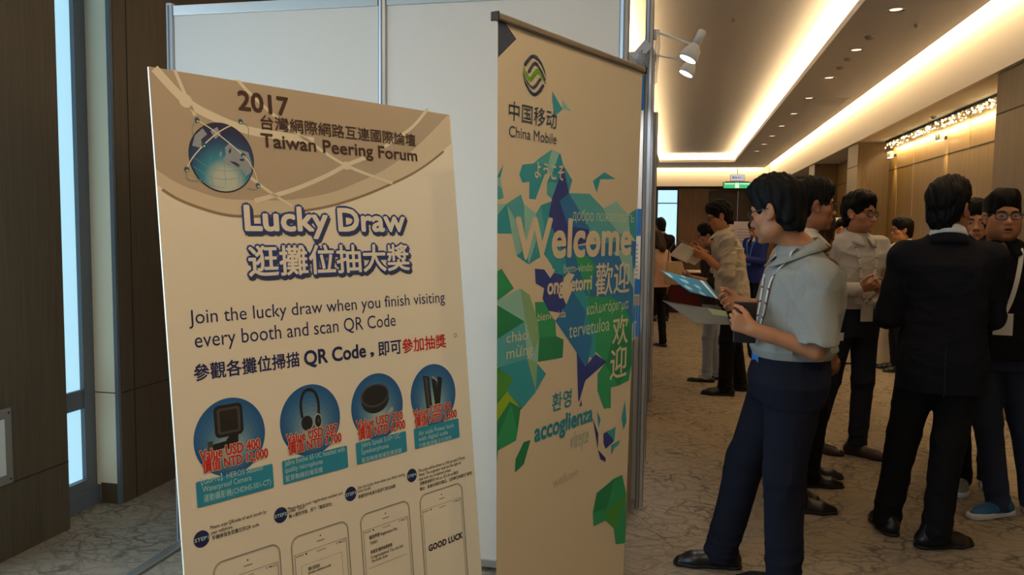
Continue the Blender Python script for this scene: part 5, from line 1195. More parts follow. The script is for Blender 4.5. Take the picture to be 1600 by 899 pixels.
        if not flat: G.cone(P(0, -0.03, 0.06), P(0, -0.03, 0.10), 0.044*s, 0.040*s, 0.03)
        G.half((0, 0, 0.012*s), (0, 0, -1))
        if not flat: G.half(P(0, 0, 0.105), (0, 0.3, 1))
        else:
            G.half(P(0, 0, 0.045), (0, 0, 1)); G.ell(P(0, -0.005, 0.055), np.array([0.03, 0.075, 0.03])*s, 0.005, 'sub', R3)
        V, Q = G.mesh(); sh = np_obj('shoe', V, Q, shoe_c, root)
        G = Field(c-np.array([0.24, 0.24, 0.066])*s, c+np.array([0.24, 0.24, 0.0])*s, max(0.004, voxel*0.8)); e = 0.003 if shoe != 'sneaker' else 0.007
        G.cone(P(0, -0.062, 0.012), P(0, 0.02, 0.012), 0.037*s+e, 0.034*s+e, 0.0); G.cone(P(0, 0.02, 0.012), P(-sd*0.004, 0.11, 0.012), 0.034*s+e, 0.042*s+e, 0.02); G.cone(P(-sd*0.004, 0.11, 0.012), P(-sd*0.010, 0.168, 0.012), 0.042*s+e, 0.032*s+e, 0.02)
        G.half((0, 0, 0.001), (0, 0, -1)); G.half((0, 0, (0.032 if shoe == 'sneaker' else 0.016)*s), (0, 0, 1))
        V, Q = G.mesh(); np_obj('sole', V, Q, sole_c or M_BLACK, sh)
        if shoe == 'sneaker' or shoe == 'leather':
            bm = bmesh.new()
            for k in range(4):
                y = 0.035+k*0.020; add_tube(bm, [Vector(P(-0.018, y, 0.074-k*0.0065)), Vector(P(0, y, 0.081-k*0.007)), Vector(P(0.018, y, 0.074-k*0.0065))], 0.0025*s, 5)
            obj('laces', bm, sole_c or M_BLACK, sh)
    if belt:
        bm = bmesh.new(); pts = [(sp(wb)[0]+0.1525*s*bulk*math.cos(a), sp(wb)[1]+0.109*s*bulk*math.sin(a), 0.985*s) for a in np.linspace(0, 2*PI, 40, endpoint=False)]
        add_tube(bm, pts, 0.011*s, 6, 0, True); obj('belt', bm, M_BLACK, root)
    # ---- top
    hemz = hem if hem else (0.90 if top == 'jacket' else 0.93)
    if tuck: hemz = 0.985
    ex = {'shirt': 0.010, 'tshirt': 0.007, 'jacket': 0.018, 'knit': 0.008}[top]*s
    rows = [(hemz, 0.150 if tuck else 0.172, 0.108 if tuck else 0.125, 2.3, 1)]
    if tuck: rows += [(hemz+0.035, 0.165, 0.122, 2.3, 1)]
    elif hemz < 0.86: rows += [(0.90, 0.172, 0.124, 2.3, .8)]
    rows += [(1.06, 0.155, 0.112, 2.3, 1), (1.16, 0.157, 0.112, 2.3, .8), (1.26, 0.168, 0.118, 2.3, .3), (1.34, 0.172, 0.112, 2.3, .1), (1.395-drop*0.5, 0.155, 0.098, 2.2, 0), (1.432-drop*0.4-nd, 0.105, 0.080, 2.1, 0), (1.458-nd, 0.070, 0.066, 2.0, 0), (1.478-nd, 0.062, 0.060, 2.0, 0)]
    rows = T(rows, ex)
    ar = np.array([S[k] for k in S]+[a[i] for a in arms.values() for i in (0, 1)]); rl = np.array(rows)
    lo = np.minimum(ar.min(0)-0.11, [(rl[:, 1]-rl[:, 3]).min()-0.04, (rl[:, 2]-rl[:, 4]).min()-0.04, hemz*s-0.03]); hi = np.maximum(ar.max(0)+0.11, [(rl[:, 1]+rl[:, 3]).max()+0.04, (rl[:, 2]+rl[:, 4]).max()+0.04, 1.53*s])
    F = Field(lo, hi, voxel); F.loft(rows, 0.0)
    jk = 1.12 if top == 'jacket' else 1.0
    for sd in (-1, 1):
        E, W, fd, pm, cu = arms[sd]; Sx = S[sd]
        F.cone(sp(shz+0.030*s)*0.5+(Sx+np.array([0, 0, 0.015*s]))*0.5, Sx, 0.058*s*jk, 0.066*s*jk, 0.05)
        if sleeve == 'short':
            ax = nrm(nrm(E-Sx)+np.array([0, 0, -0.35])); e = Sx+nrm(E-Sx)*0.255*s+np.array([0, 0, -0.012*s])
            G = Field(lo, hi, voxel)
            G.cone(Sx, e, 0.064*s*bulk, 0.078*s*bulk, 0.0)
            G.put(lambda X, Y, Z: np.maximum(np.sqrt(np.maximum((X-e[0])**2+(Y-e[1])**2+(Z-e[2])**2, 0))-0.105*s*bulk, -((X-e[0])*ax[0]+(Y-e[1])*ax[1]+(Z-e[2])*ax[2])), e-0.12, e+0.12, 0.0, 'sub')
            G.cone(e-ax*0.045*s, e+ax*0.02, 0.050*s*bulk, 0.058*s*bulk, 0.003, 'sub')
            k_ = 0.035; q_ = np.maximum(k_-np.abs(F.D-G.D), 0)/k_; F.D = (np.minimum(F.D, G.D)-q_*q_*k_*0.25).astype(np.float32)
        elif sleeve == 'rolled':
            F.cone(Sx, E, 0.062*s*bulk, 0.054*s*bulk, 0.035); e = E+(W-E)*0.12; F.cone(E, e, 0.055*s, 0.054*s, 0.01); F.cone(E*0.9+Sx*0.1, e, 0.058*s, 0.058*s, 0.004)
        else:
            F.cone(Sx, E, 0.062*s*jk*bulk, 0.054*s*jk*bulk, 0.035); e = E+(W-E)*0.94; F.cone(E, e, 0.056*s*jk*bulk, 0.043*s*jk, 0.01)
            F.cone(E+(W-E)*0.84, e, 0.044*s*jk, 0.044*s*jk, 0.003)
    f1 = folds(seed, 0.0085*s, (9, 9, 13)); f2 = folds(seed+5, 0.0065*s, (15, 15, 9))
    g = 0.5 if top == 'jacket' else wr
    F.wrinkle(lambda x, y, z: g*np.clip((z-hemz*s)/0.06, 0.12, 1)*(f1(x, y, z)+f2(x, y, z)*np.clip((1.2*s-z)/(0.2*s), 0.2, 1)))
    F.half((0, 0, hemz*s), (0, 0, -1))
    if open_v:       # open neck: a wedge out of the front
        n0 = sp(1.455*s); F.ell(n0+np.array([0, 0.085, -0.03-open_v*0.4])*s, np.array([0.022+open_v*0.14, 0.06, 0.045+open_v*0.5])*s, 0.006, 'sub')
    F.ell(sp((1.492-nd)*s)+np.array([0, 0.004, 0]), np.array([0.060, 0.058, 0.035])*s*(1+fat*0.2), 0.003, 'sub')
    V, Q = F.mesh()
    mi = None; mats = [top_c]
    top_o = np_obj({'jacket': 'jacket', 'tshirt': 'polo_shirt', 'knit': 'blouse'}.get(top, 'shirt'), V, Q, mats, root, mi)
    # ---- collar
    def make_collar(nm, m, rn, cz, drop_, flare, fg, pts_):
        c0 = sp(cz); V = []; Fc = []; n = 44
        for i in range(n+1):
            ph = fg+(2*PI-2*fg)*i/n; cx, sx = math.cos(ph), math.sin(ph); fk = max(0, cx)
            zt = cz+(0.026-0.030*cx)*s; zl = zt-(drop_+pts_*fk**2)*s
            for r_, z in ((rn, zt-0.03*s), (rn+0.002*s, zt), (rn+0.007*s, zt+0.001*s), (rn+(flare*0.62+0.016*fk)*s, (zt+zl)/2), (rn+(flare+0.030*fk)*s, zl)): V.append((c0[0]+sx*r_*1.04, c0[1]+cx*r_*(1+0.12*fk), z))
        for i in range(n):
            for j in range(4): a = 5*i+j; Fc.append((a, a+1, a+6, a+5))
        co = obj(nm, (V, [], Fc), m, top_o, True); md = co.modifiers.new('s', 'SOLIDIFY'); md.thickness = 0.003*s; md.offset = 0
    if collar: make_collar('collar', collar, 0.062*s*(1+fat*0.18), ((1.475 if top == 'jacket' else 1.463)-nd)*s, 0.038, 0.024 if top == 'jacket' else 0.034+(0.008 if nd else 0), 0.20 if not open_v else 0.34, 0.030)
    if top == 'jacket': make_collar('jacket_collar', top_c, 0.075*s*(1+fat*0.18), 1.442*s, 0.052, 0.030, 0.55, 0.10)
    if top == 'jacket':
        bm = bmesh.new(); c_ = sp(hemz*s)
        for z0 in np.arange(hemz*s+0.004, (hemz+0.24)*s, 0.02):
            ys = np.linspace(-0.40, 0.05, 150)+sp(z0)[1]; v = F.at(np.stack([np.full(150, sp(z0)[0]), ys, np.full(150, z0)], 1)); k_ = np.nonzero(v < 0.001)[0]
            if len(k_): add_box(bm, (sp(z0)[0]-0.0015, ys[k_[0]]-0.0022, z0-0.012), (sp(z0)[0]+0.0015, ys[k_[0]]+0.006, z0+0.012))
        obj('back_vent', bm, M_BLACK, top_o)
    if buttons:
        bm = bmesh.new()
        for z0 in np.linspace(1.36*s, hemz*s+0.06, 6):
            ys = np.linspace(0.40, -0.05, 150)+sp(z0)[1]; v = F.at(np.stack([np.full(150, sp(z0)[0]), ys, np.full(150, z0)], 1)); k_ = np.nonzero(v < 0.001)[0]
            if len(k_): add_lathe(bm, [(0.001, 0.0), (0.0055, 0.0), (0.005, 0.0025), (0.001, 0.002)], 12, 0, Matrix.Translation((sp(z0)[0], ys[k_[0]], z0)) @ Matrix.Rotation(-PI/2, 4, 'X'))
        obj('buttons', bm, M_BADGE, top_o)
    # ---- lanyard with its badge
    if lanyard:
        ends = []
        lw, lm, zlow, bcol = lanyard
        c0 = sp((1.482-nd)*s)
        for sd in (-1, 1):
            pts = [c0+np.array([0.0, -0.072, 0.006])*s, c0+np.array([sd*0.052, -0.050, 0.0])*s, c0+np.array([sd*0.070, -0.012, -0.012])*s]
            nor = [np.array([0, -1, 0.3]), np.array([sd*0.7, -0.7, 0.3]), np.array([sd, 0, 0.5])]
            for t in np.linspace(0.05, 1, 16):
                z = 1.50*s-0.02*s-(1.48*s-zlow)*t; x = sd*(0.080*(1-t)**0.7+0.008)*s+sp(z)[0]
                ys = np.linspace(0.40, -0.05, 150)+sp(z)[1]; v = F.at(np.stack([np.full(150, x), ys, np.full(150, z)], 1)); k_ = np.nonzero(v < 0.004)[0]
                y = ys[k_[0]] if len(k_) else sp(z)[1]+0.1
                pts.append(np.array([x, y, z])); nor.append(np.array([0, 1, 0.25]))
            for it in range(2): pts[3:-1] = [(pts[i-1]+2*pts[i]+pts[i+1])/4+np.array([0, 0.0012, 0]) for i in range(3, len(pts)-1)]
            # finer
            P2 = []; N2 = []
            for i in range(len(pts)-1):
                for t in (0, 0.34, 0.67): P2.append(pts[i]*(1-t)+pts[i+1]*t); N2.append(nor[i]*(1-t)+nor[i+1]*t)
            P2.append(pts[-1]); N2.append(nor[-1])
            lo_ = ribbon('lanyard', P2, N2, lw*s, lm, root, (lambda i: 1 if i % 7 == 2 else 0) if len(lm) > 1 else None); ends.append(pts[-1])
        if bcol:
            e = (ends[0]+ends[1])/2; bw, bh = 0.045*s, 0.11*s
            b = obj('badge', box((e[0]-bw, e[1]+0.004, e[2]-bh-0.01), (e[0]+bw, e[1]+0.008, e[2]-0.006), 0.001), bcol, root)
            obj('badge_clip', box((e[0]-0.008, e[1]+0.002, e[2]-0.012), (e[0]+0.008, e[1]+0.010, e[2]+0.012), 0.002), M_ALU, b)
    return dict(root=root, sp=sp, F=F, fr=fr, s=s, arms=arms, Rw=Rw, o0=o0)
WHITE_SHIRT = CLOTH('white_shirt', rgb(214, 208, 200)); CREAM_SHIRT = CLOTH('cream_shirt', rgb(206, 196, 178)); GREY_SHIRT = CLOTH('blue_grey_shirt', rgb(150, 151, 144), 0.09)
NAVY_T = CLOTH('navy_trousers', rgb(27, 29, 40)); BLACK_T = CLOTH('black_trousers', rgb(24, 23, 24)); SUIT = CLOTH('black_suit', rgb(24, 24, 28)); DENIM = CLOTH('denim', rgb(44, 50, 66), 0.15); PALE_T = CLOTH('pale_trousers', rgb(150, 160, 176))
BLACK_POLO = CLOTH('black_polo', rgb(22, 22, 24)); BLUE_JKT = CLOTH('blue_jacket', rgb(38, 50, 120)); PINK_B = CLOTH('pink_blouse', rgb(206, 170, 152)); DARK_B = CLOTH('dark_blouse', rgb(52, 44, 44)); BROWN_B = CLOTH('brown_top', rgb(96, 74, 58)); GREY_J = CLOTH('grey_jeans', rgb(40, 44, 54))
SH_BLACK = SHOE('black_leather', rgb(20, 18, 18)); SH_BROWN = SHOE('brown_leather', rgb(60, 38, 28)); SH_BLUE = SHOE('blue_mesh', rgb(24, 84, 128), 0.7); SH_GREY = SHOE('grey_mesh', rgb(120, 120, 116), 0.6)
SOLE_W = mat('sole_white', rgb(200, 200, 200), 0.6)
SK_A = ('a', rgb(176, 120, 84)); SK_B = ('b', rgb(186, 132, 98)); SK_C = ('c', rgb(158, 104, 72))
def feet_w(pos, yaw, L, R):
    """world ankle points and toe directions turned into the person's own frame"""
    Rw = rotz(math.radians(yaw)); out = []
    for wx, wy, ang in (L, R):
        p = Rw.T @ np.array([wx-pos[0], wy-pos[1], 0]); out.append((p[0], p[1], ang-yaw))
    return tuple(out)
# the man reading leaflets in front
pos, yaw = (0.462, 3.52), 101
P1 = person('man in grey-blue short sleeved shirt and glasses reading leaflets, nearest the roll-up banner', pos, yaw, 1.735, 0.0042,
    feet=feet_w(pos, yaw, (0.45, 3.41, 86), (0.21, 3.60, 92)), pelvis=(0, 0), lean=-0.06, spine=(0, 0, 0.6, 1, 0.55, 0.5), headf=0.078, bulk=1.08, belly=0.12, depth=1.12, wr=1.7, hs=1.07, head=(-42, 13),
    hands={'L': dict(w=(0.300, 3.335, 1.105), f=(-0.92, 0.12, 0.36), p=(0.05, 1, 0.25), c=0.95, hint=(1, -0.15, -0.7)), 'R': dict(w=(0.285, 3.70, 1.175), f=(-1, -0.18, 0.02), p=(0.0, -0.75, 0.55), c=0.7, hint=(0.6, 0.5, -1))},
    top='shirt', sleeve='short', top_c=GREY_SHIRT, trouser_c=NAVY_T, shoe_c=SH_BLACK, glasses=(0.0255, 0.0150), skin_c=SK_A, collar=GREY_SHIRT, lanyard=(0.020, [M_STRAP, M_STRAPK], 1.06, M_BADGEB), drop=0.075, nd=0.03, trouser_w=1.2, seed=3)
# the black suit seen from behind
pos, yaw = (1.25, 4.16), -10
P12 = person('man in black suit seen from behind, his back to the camera', pos, yaw, 1.765, 0.0045,
    feet=feet_w(pos, yaw, (1.06, 4.25, 8), (1.235, 4.07, -72)), pelvis=(0, 0), bulk=1.03, drop=0.035, hs=1.06, head=(-32, 2),
    hands={'L': dict(w=(1.13, 4.42, 1.09), f=(0.6, 0.7, 0.2), p=(0.6, -0.4, 0.3), c=0.8, hint=(-0.5, -0.5, -1)), 'R': dict(w=(1.36, 4.44, 1.08), f=(-0.4, 0.9, 0.2), p=(-0.7, -0.2, 0.3), c=0.8, hint=(0.6, -0.5, -1))},
    top='jacket', sleeve='long', top_c=SUIT, trouser_c=BLACK_T, shoe_c=SH_BLACK, skin_c=SK_C, collar=CLOTH('shirt_collar_white', rgb(226, 222, 216)), hem=0.74, tuck=False, trouser_w=1.05, seed=8, eyes=True)
# the man facing the camera in black polo
pos, yaw = (1.655, 4.66), 172
P13 = person('stout man with glasses facing the camera, in black polo, jeans and blue trainers', pos, yaw, 1.73, 0.0045,
    feet=feet_w(pos, yaw, (1.90, 4.70, 170), (1.70, 4.62, 118)), pelvis=(0, 0), bulk=1.18, belly=0.15, head=(6, -2), hands={'R': dict(w=(1.50, 4.42, 1.05), f=(0.2, -0.9, 0.1), p=(0.8, 0, 0.3), c=0.7, hint=(-0.5, 0.6, -1))},
    top='tshirt', sleeve='long', top_c=BLACK_POLO, trouser_c=DENIM, shoe_c=SH_BLUE, shoe='sneaker', sole_c=SOLE_W, glasses=(0.0275, 0.0165), skin_c=SK_A, tuck=False, hem=0.86, open_v=0.075, collar=BLACK_POLO, fat=0.6, mouth=0.8, lanyard=(0.022, [M_STRAP], 1.10, M_BADGE), seed=4, bang=0.004)
# the white shirt with glasses
pos, yaw = (1.15, 5.68), -155
P10 = person('man in tucked long sleeved white shirt and glasses, hands joined', pos, yaw, 1.77, 0.0045,
    feet=feet_w(pos, yaw, (1.215, 5.66, -122), (0.945, 5.72, -128)), pelvis=(0, 0), bulk=0.98, head=(22, 4),
    hands={'R': dict(w=(1.135, 5.46, 1.135), f=(0.86, -0.25, 0.30), p=(0.1, 0.7, 0.6), c=0.7, hint=(-0.8, 0.3, -0.8)), 'L': dict(w=(1.315, 5.47, 1.13), f=(-0.7, -0.35, 0.15), p=(-0.2, 0.5, 0.7), c=0.8, hint=(0.9, 0.3, -0.7))},
    top='shirt', sleeve='long', top_c=WHITE_SHIRT, trouser_c=GREY_J, shoe_c=SH_BROWN, glasses=(0.0265, 0.0150), skin_c=SK_B, collar=WHITE_SHIRT, buttons=True, lanyard=(0.018, [M_STRAP, M_STRAPL], 1.04, M_BADGE), belt=True, seed=5)
# behind the reader: white shirt, facing right
pos, yaw = (0.50, 4.50), -90
P3 = person('man in white shirt and glasses facing the panelled wall, close behind the leaflet reader', pos, yaw, 1.785, 0.005,
    feet=feet_w(pos, yaw, (0.60, 4.62, -92), (0.66, 4.43, -90)), pelvis=(0, 0), lean=0.155, head=(8, 4),
    hands={'L': dict(w=(0.72, 4.46, 1.08), f=(1, -0.25, 0.2), p=(0, -0.6, 0.7), c=0.7, hint=(-0.6, 0.4, -1)), 'R': dict(w=(0.715, 4.36, 1.01), f=(0.95, 0.1, 0.05), p=(0, 0.8, 0.3), c=0.8, hint=(-0.6, -0.4, -1))},
    top='shirt', sleeve='rolled', top_c=WHITE_SHIRT, trouser_c=BLACK_T, shoe_c=SH_BLACK, glasses=(0.0265, 0.0150), skin_c=SK_C, collar=WHITE_SHIRT, lanyard=(0.018, [M_STRAP], 1.12, None), seed=6)
pos, yaw = (0.79, 4.98), -78
P4 = person('short brown haired person in brown top, mostly hidden behind the leaflet reader', pos, yaw, 1.62, 0.006,
    feet=feet_w(pos, yaw, (0.83, 5.08, -85), (0.80, 4.90, -90)), pelvis=(0, 0), head=(58, 8), top='knit', sleeve='long', top_c=BROWN_B, trouser_c=BLACK_T, shoe_c=SH_BLACK, skin_c=SK_C, tuck=False, hem=0.88, hairmat=M_HAIRB, seed=9)
# left group
pos, yaw = (0.49, 7.52), 92
P5 = person('man in cream shirt with rolled sleeves and glasses reading papers, far left group', pos, yaw, 1.78, 0.006,
    feet=feet_w(pos, yaw, (0.43, 7.46, 90), (0.58, 7.72, 80)), pelvis=(0, 0), lean=0.10, bulk=1.06, belly=0.08, head=(0, 20),
    hands={'L': dict(w=(0.225, 7.36, 1.27), f=(-0.95, 0.1, 0.28), p=(0, 0.9, 0.3), c=0.85, hint=(0.6, -0.2, -1)), 'R': dict(w=(0.20, 7.56, 1.31), f=(-0.95, -0.1, 0.25), p=(0, -0.8, 0.4), c=0.7, hint=(0.6, 0.2, -1))},
    top='shirt', sleeve='rolled', top_c=CREAM_SHIRT, trouser_c=BLACK_T, shoe_c=SH_BLACK, glasses=True, skin_c=SK_A, collar=CREAM_SHIRT, tuck=False, hem=0.87, seed=12)
pos, yaw = (0.345, 8.15), 85
P6 = person('woman with glasses, pale trousers and black flats, behind the man in cream shirt', pos, yaw, 1.585, 0.007,
    feet=feet_w(pos, yaw, (0.29, 8.08, 88), (0.40, 8.24, 84)), pelvis=(0, 0), lean=0.04, head=(-4, 14), female=True,
    hands={'L': dict(w=(0.12, 8.02, 1.04), f=(-0.9, 0, 0.25), p=(0, 0.7, 0.6), c=0.7, hint=(0.7, -0.2, -1))},
    top='knit', sleeve='rolled', top_c=DARK_B, trouser_c=PALE_T, shoe_c=SH_BLACK, shoe='flat', hair='tail', glasses=True, skin_c=SK_B, tuck=False, hem=0.86, trouser_w=0.86, seed=13)
pos, yaw = (-0.27, 10.4), 40
P8 = person('woman in pink blouse and black trousers seen from behind beside the booth edge', pos, yaw, 1.5, 0.008,
    feet=((-0.08, 0.05, 5), (0.09, -0.03, -5)), head=(10, 20), female=True, top='knit', sleeve='long', top_c=PINK_B, trouser_c=BLACK_T, shoe_c=SH_BLACK, shoe='flat', hair='long', hairmat=M_HAIRB, skin_c=SK_B, tuck=False, hem=0.90, trouser_w=0.9, seed=14)
pos, yaw = (-0.31, 13.4), 25
P7 = person('man in dark suit seen from behind in front of the bright far window', pos, yaw, 1.70, 0.008, feet=((-0.10, 0.0, 8), (0.11, -0.02, -8)), head=(0, 8), top='jacket', sleeve='long', top_c=SUIT, trouser_c=BLACK_T, shoe_c=SH_BLACK, skin_c=SK_B, collar=CLOTH('shirt_collar_white', rgb(226, 222, 216)), hem=0.74, tuck=False, seed=15)
pos, yaw = (1.13, 12.6), 130
P9 = person('man in bright blue jacket with blue badge looking at his hands, far behind the reader', pos, yaw, 1.665, 0.008, feet=((-0.10, 0.0, 8), (0.10, 0.0, -8)), head=(5, 22),
    hands={'L': dict(w=(0.98, 12.36, 1.08), f=(-0.6, -0.6, 0.3), p=(-0.3, 0.6, 0.5), c=0.8, hint=(0.7, 0, -1)), 'R': dict(w=(0.93, 12.48, 1.06), f=(-0.5, -0.7, 0.3), p=(0.3, 0.3, 0.7), c=0.8, hint=(0, 0.5, -1))},
    top='jacket', sleeve='long', top_c=BLUE_JKT, trouser_c=NAVY_T, shoe_c=SH_BLACK, skin_c=SK_A, collar=WHITE_SHIRT, hem=0.76, tuck=False, open_v=0.10, lanyard=(0.018, [M_BADGEB], 1.10, M_BADGEB), seed=16)
pos, yaw = (2.245, 12.1), 172
P11 = person('man whose face shows between the two white shirted men, far back', pos, yaw, 1.685, 0.008, head=(0, 10), top='tshirt', sleeve='short', top_c=BROWN_B, trouser_c=NAVY_T, shoe_c=SH_BLACK, skin_c=SK_A, tuck=False, seed=17, feet=((-0.1, 0, 8), (0.1, 0, -8)))
pos, yaw = (2.36, 9.3), 95
P15 = person('far man in white shirt and glasses in profile, left of the black suit', pos, yaw, 1.665, 0.008, head=(-4, 4), top='shirt', sleeve='short', top_c=WHITE_SHIRT, trouser_c=NAVY_T, shoe_c=SH_BLACK, skin_c=SK_A, collar=WHITE_SHIRT, glasses=True, seed=18, feet=((-0.1, 0, 8), (0.1, 0, -8)))
pos, yaw = (1.715, 5.22), 165
P14 = person('person in black top with white lanyard, mostly hidden behind the stout man', pos, yaw, 1.70, 0.006, feet=feet_w(pos, yaw, (1.84, 5.16, 170), (1.655, 5.05, 160)), pelvis=(0, 0), head=(0, 0), top='tshirt', sleeve='short', top_c=BLACK_POLO, trouser_c=BLACK_T, shoe_c=SH_GREY, shoe='sneaker', sole_c=SOLE_W, skin_c=SK_A, tuck=False, collar=BLACK_POLO, open_v=0.08, lanyard=(0.026, [M_STRAP, M_STRAPL], 1.10, M_BADGE), seed=19)

# ---------------------------------------------------------------- what they hold
def sheet(name, label, cat, corners, mats, bend=0.0, nx=12, ny=8, thick=0.0012, mi=None, group=None):
    a, b, c, d = [Vector(p) for p in corners]; o0 = (a+b+c+d)/4; nrm_ = (b-a).cross(d-a).normalized(); V = []; Fc = []; M = []
    for sgn in (0, 1):
        for j in range(ny+1):
            for i in range(nx+1):
                u, v = i/nx, j/ny; p = (a*(1-u)+b*u)*(1-v)+(d*(1-u)+c*u)*v+nrm_*(bend*math.sin(PI*u)-thick*sgn)
                V.append(p-o0)
    n = (nx+1)*(ny+1)
    for j in range(ny):
        for i in range(nx):
            q = j*(nx+1)+i; Fc.append((q, q+1, q+nx+2, q+nx+1)); M.append(mi(i/nx, j/ny) if mi else 0)
            Fc.append((n+q, n+q+nx+1, n+q+nx+2, n+q+1)); M.append(mi(i/nx, j/ny) if mi else len(mats)-1)
    for i in range(nx):
        Fc.append((i, n+i, n+i+1, i+1)); M.append(len(mats)-1); q = ny*(nx+1)+i; Fc.append((q, q+1, n+q+1, n+q)); M.append(len(mats)-1)
    for j in range(ny):
        q = j*(nx+1); Fc.append((q, q+nx+1, n+q+nx+1, n+q)); M.append(len(mats)-1); q += nx; Fc.append((q, n+q, n+q+nx+1, q+nx+1)); M.append(len(mats)-1)
    o = obj(name, ([tuple(v) for v in V], [], Fc), mats, None, True); o.location = o0
    o.data.polygons.foreach_set('material_index', M)
    return tag(o, label, cat, group)
M_TEALP = mat('leaflet_teal', rgb(52, 118, 146), 0.8, spec=0.1); M_TEALL = mat('leaflet_pale', rgb(150, 200, 214), 0.8, spec=0.1); M_GREYL = mat('leaflet_grey', rgb(92, 92, 88), 0.8, spec=0.1); M_OLIVE = mat('leaflet_green_edge', rgb(110, 128, 84), 0.5); M_TANP = mat('booklet_tan', rgb(176, 130, 92), 0.5)
sheet('leaflet', 'teal leaflet with a white band, upper of the two held by the reader', 'leaflet', [(-0.079, 3.62, 1.320), (0.132, 3.92, 1.255), (0.190, 3.72, 1.188), (0.050, 3.52, 1.234)], [M_TEALP, M_PAPER, M_TEALL, M_TEALP], 0.0,
    24, 12, mi=lambda u, v: 1 if 0.80 < u < 0.91 else (2 if u < 0.62 and math.sin(19*u+7*v)+math.sin(13*v-8*u) > 0.75 else 0))
sheet('leaflet', 'plain grey leaflet, lower of the two held by the reader', 'leaflet', [(-0.066, 3.55, 1.192), (0.203, 3.50, 1.158), (0.213, 3.34, 1.119), (0.078, 3.30, 1.122)], [M_GREYL, M_OLIVE, M_GREYL], 0.0, 24, 12, mi=lambda u, v: 1 if u > 0.7 and v < 0.35 else 0)
w_ = thing('black_card_wallet', 'black card wallet with a gold mark held upright in front of the reader', 'wallet', (0.272, 3.40, 1.115))
obj('case', box((-0.045, -0.008, -0.075), (0.045, 0.008, 0.095), 0.004), mat('wallet_black', rgb(20, 19, 20), 0.45), w_)
bm = bmesh.new(); add_poly(bm, [(0.0+0.012*math.cos(a)*(1 if k % 2 else 0.45), -0.0085, 0.06+0.010*math.sin(a)*(1 if k % 2 else 0.45)) for k, a in enumerate(np.linspace(0, 2*PI, 10, endpoint=False))]); obj('gold_mark', bm, mat('gold_foil', rgb(190, 170, 110), 0.3, 0.7), w_)
sheet('paper_sheet', 'white printed sheet held up by the man in the cream shirt', 'paper', [(-0.085, 7.30, 1.275), (0.02, 7.30, 1.39), (0.165, 7.42, 1.325), (0.075, 7.36, 1.205)], [M_PAPER, M_PAPER], 0.004)
sheet('paper_sheet', 'second white sheet drooping under the first, by the man in the cream shirt', 'paper', [(0.04, 7.42, 1.23), (0.10, 7.43, 1.275), (0.20, 7.47, 1.235), (0.14, 7.44, 1.185)], [M_PAPER, M_PAPER], 0.006)
ph = thing('mobile_phone', 'dark phone held above the papers by the man in the cream shirt', 'phone', (0.075, 7.44, 1.365)); ph.rotation_euler = (0.2, 0.55, 0.2)
obj('case', box((-0.07, -0.035, -0.004), (0.07, 0.035, 0.004), 0.003), M_BLACK, ph); obj('screen', box((-0.062, -0.031, 0.0042), (0.062, 0.031, 0.005)), mat('screen_glass', rgb(40, 44, 52), 0.1), ph)
sheet('booklet', 'curved tan and dark booklet between the lanyard man and the black suit', 'booklet', [(1.255, 5.36, 1.13), (1.275, 5.34, 1.16), (1.385, 5.36, 1.36), (1.330, 5.40, 1.33)], [M_TANP, mat('booklet_dark', rgb(36, 44, 60), 0.5)], 0.012)
sheet('name_card', 'small white card in the hands of the man behind the reader', 'card', [(0.765, 4.30, 0.985), (0.83, 4.29, 0.99), (0.835, 4.33, 0.945), (0.77, 4.34, 0.94)], [M_PAPER, M_PAPER], 0.002)
sheet('paper_slip', 'small white slip standing out of the stout man\'s hand', 'paper', [(1.505, 4.30, 1.09), (1.525, 4.30, 1.09), (1.525, 4.31, 1.17), (1.505, 4.31, 1.17)], [M_PAPER, M_PAPER], 0.001, 4, 6)
# shoulder bag of the woman by the booth edge
bg = thing('shoulder_bag', 'beige shoulder bag hanging beside the woman in pink', 'bag', (-0.055, 10.22, 0.82))
G = Field((-0.16, -0.10, -0.03), (0.16, 0.10, 0.34), 0.007); G.loft([(0.0, 0, 0, 0.12, 0.055, 3), (0.15, 0, 0, 0.125, 0.05, 3), (0.29, 0, 0, 0.09, 0.02, 3)]); G.wrinkle(folds(3, 0.006)); V, Q = G.mesh(); np_obj('body', V, Q, CLOTH('bag_beige', rgb(180, 156, 122)), bg)
bm = bmesh.new(); add_tube(bm, [(-0.08, 0, 0.28), (-0.07, 0, 0.42), (-0.01, 0, 0.52), (0.05, 0, 0.42), (0.08, 0, 0.28)], 0.008, 8); obj('strap', bm, mat('bag_strap', rgb(120, 84, 56), 0.6), bg)
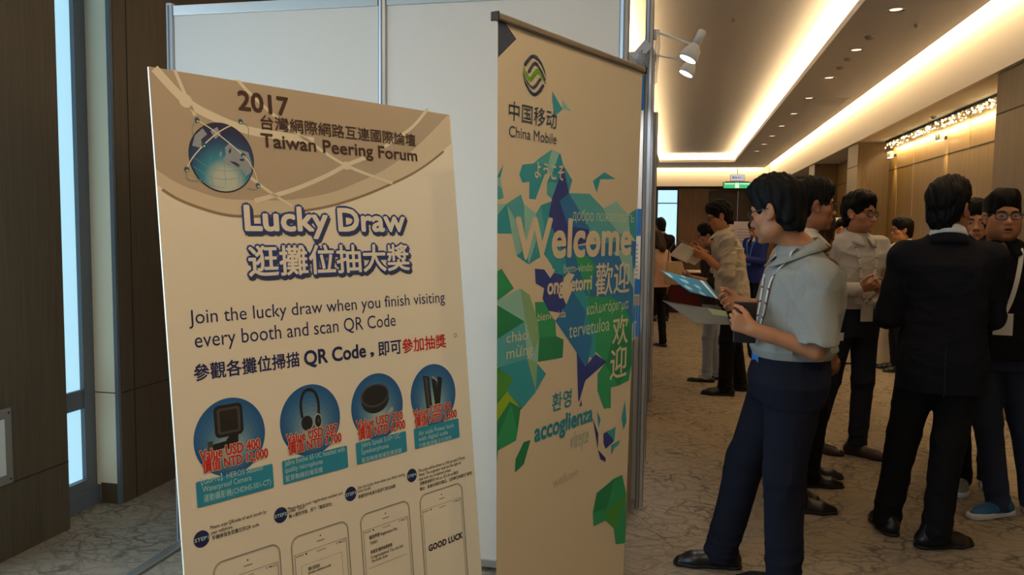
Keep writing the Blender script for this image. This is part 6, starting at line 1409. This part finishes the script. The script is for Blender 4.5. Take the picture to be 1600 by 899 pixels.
# far tables and display boards
def table(label, x, y, w_, d_, cloth_m, top_m):
    t = thing('draped_table', label, 'table', (x, y, 0))
    V = []; Fc = []; n = 72
    for k in range(n):
        a = k/n*4; e = int(a); f = a-e; c = [(-1, -1), (1, -1), (1, 1), (-1, 1)]; p = c[e]; q = c[(e+1) % 4]; bx, by = (p[0]*(1-f)+q[0]*f)*w_/2, (p[1]*(1-f)+q[1]*f)*d_/2; r_ = 1+0.025*math.sin(k*1.9)
        V += [(bx, by, 0.73), (bx*r_, by*(r_+0.02), 0.02)]
    for k in range(n): a = 2*k; b = 2*((k+1) % n); Fc.append((a, a+1, b+1, b))
    obj('skirt', (V, [], Fc), cloth_m, t, True); obj('tabletop', box((-w_/2-0.01, -d_/2-0.01, 0.73), (w_/2+0.01, d_/2+0.01, 0.752), 0.004), top_m, t)
table('table draped in dark maroon cloth with a white top, far left by the bright window', 0.05, 15.2, 1.5, 0.7, CLOTH('maroon_cloth', rgb(78, 34, 30)), M_PAPER)
table('table draped in white cloth, far back behind the black suit', 2.05, 9.9, 0.9, 0.6, CLOTH('table_white', rgb(214, 204, 186)), M_PAPER)
pb = thing('display_board', 'pale lilac display board standing far behind the man in blue', 'display board', (0.95, 14.3, 0))
obj('board', box((-0.42, -0.01, 0.35), (0.42, 0.01, 1.66), 0.003), mat('board_lilac', rgb(206, 196, 212), 0.6), pb)
for sx in (-0.3, 0.3): bm = bmesh.new(); add_tube(bm, [(sx, 0.02, 0.9), (sx, 0.20, 0.0)], 0.012, 8); obj('leg', bm, M_ALU2, pb); 
for sx in (-0.3, 0.3): bm = bmesh.new(); add_tube(bm, [(sx, 0.0, 0.36), (sx, -0.12, 0.0)], 0.012, 8); obj('leg', bm, M_ALU2, pb)
bm = bmesh.new()
for k in range(5): add_box(bm, (0.02, -0.0125, 1.52-k*0.05), (0.34-0.05*(k % 2), -0.0105, 1.535-k*0.05))
obj('print_line', bm, M_GREYTXT, pb)
pb = thing('display_board', 'white display board with a pale blue ring, far behind the white shirted men', 'display board', (2.12, 13.2, 0))
obj('board', box((-0.20, -0.01, 0.2), (0.35, 0.01, 1.72), 0.003), M_PAPER, pb)
bm = bmesh.new(); add_tube(bm, [(0.02+0.11*math.cos(a), -0.011, 1.52+0.11*math.sin(a)) for a in np.linspace(0, 2*PI, 30, endpoint=False)], 0.012, 6, 0, True); obj('ring_mark', bm, mat('ring_blue', rgb(120, 160, 190), 0.6), pb)
for sx in (-0.1, 0.25): obj('leg', box((sx-0.012, -0.15, 0), (sx+0.012, 0.15, 0.2), 0.004), M_ALU2, pb)
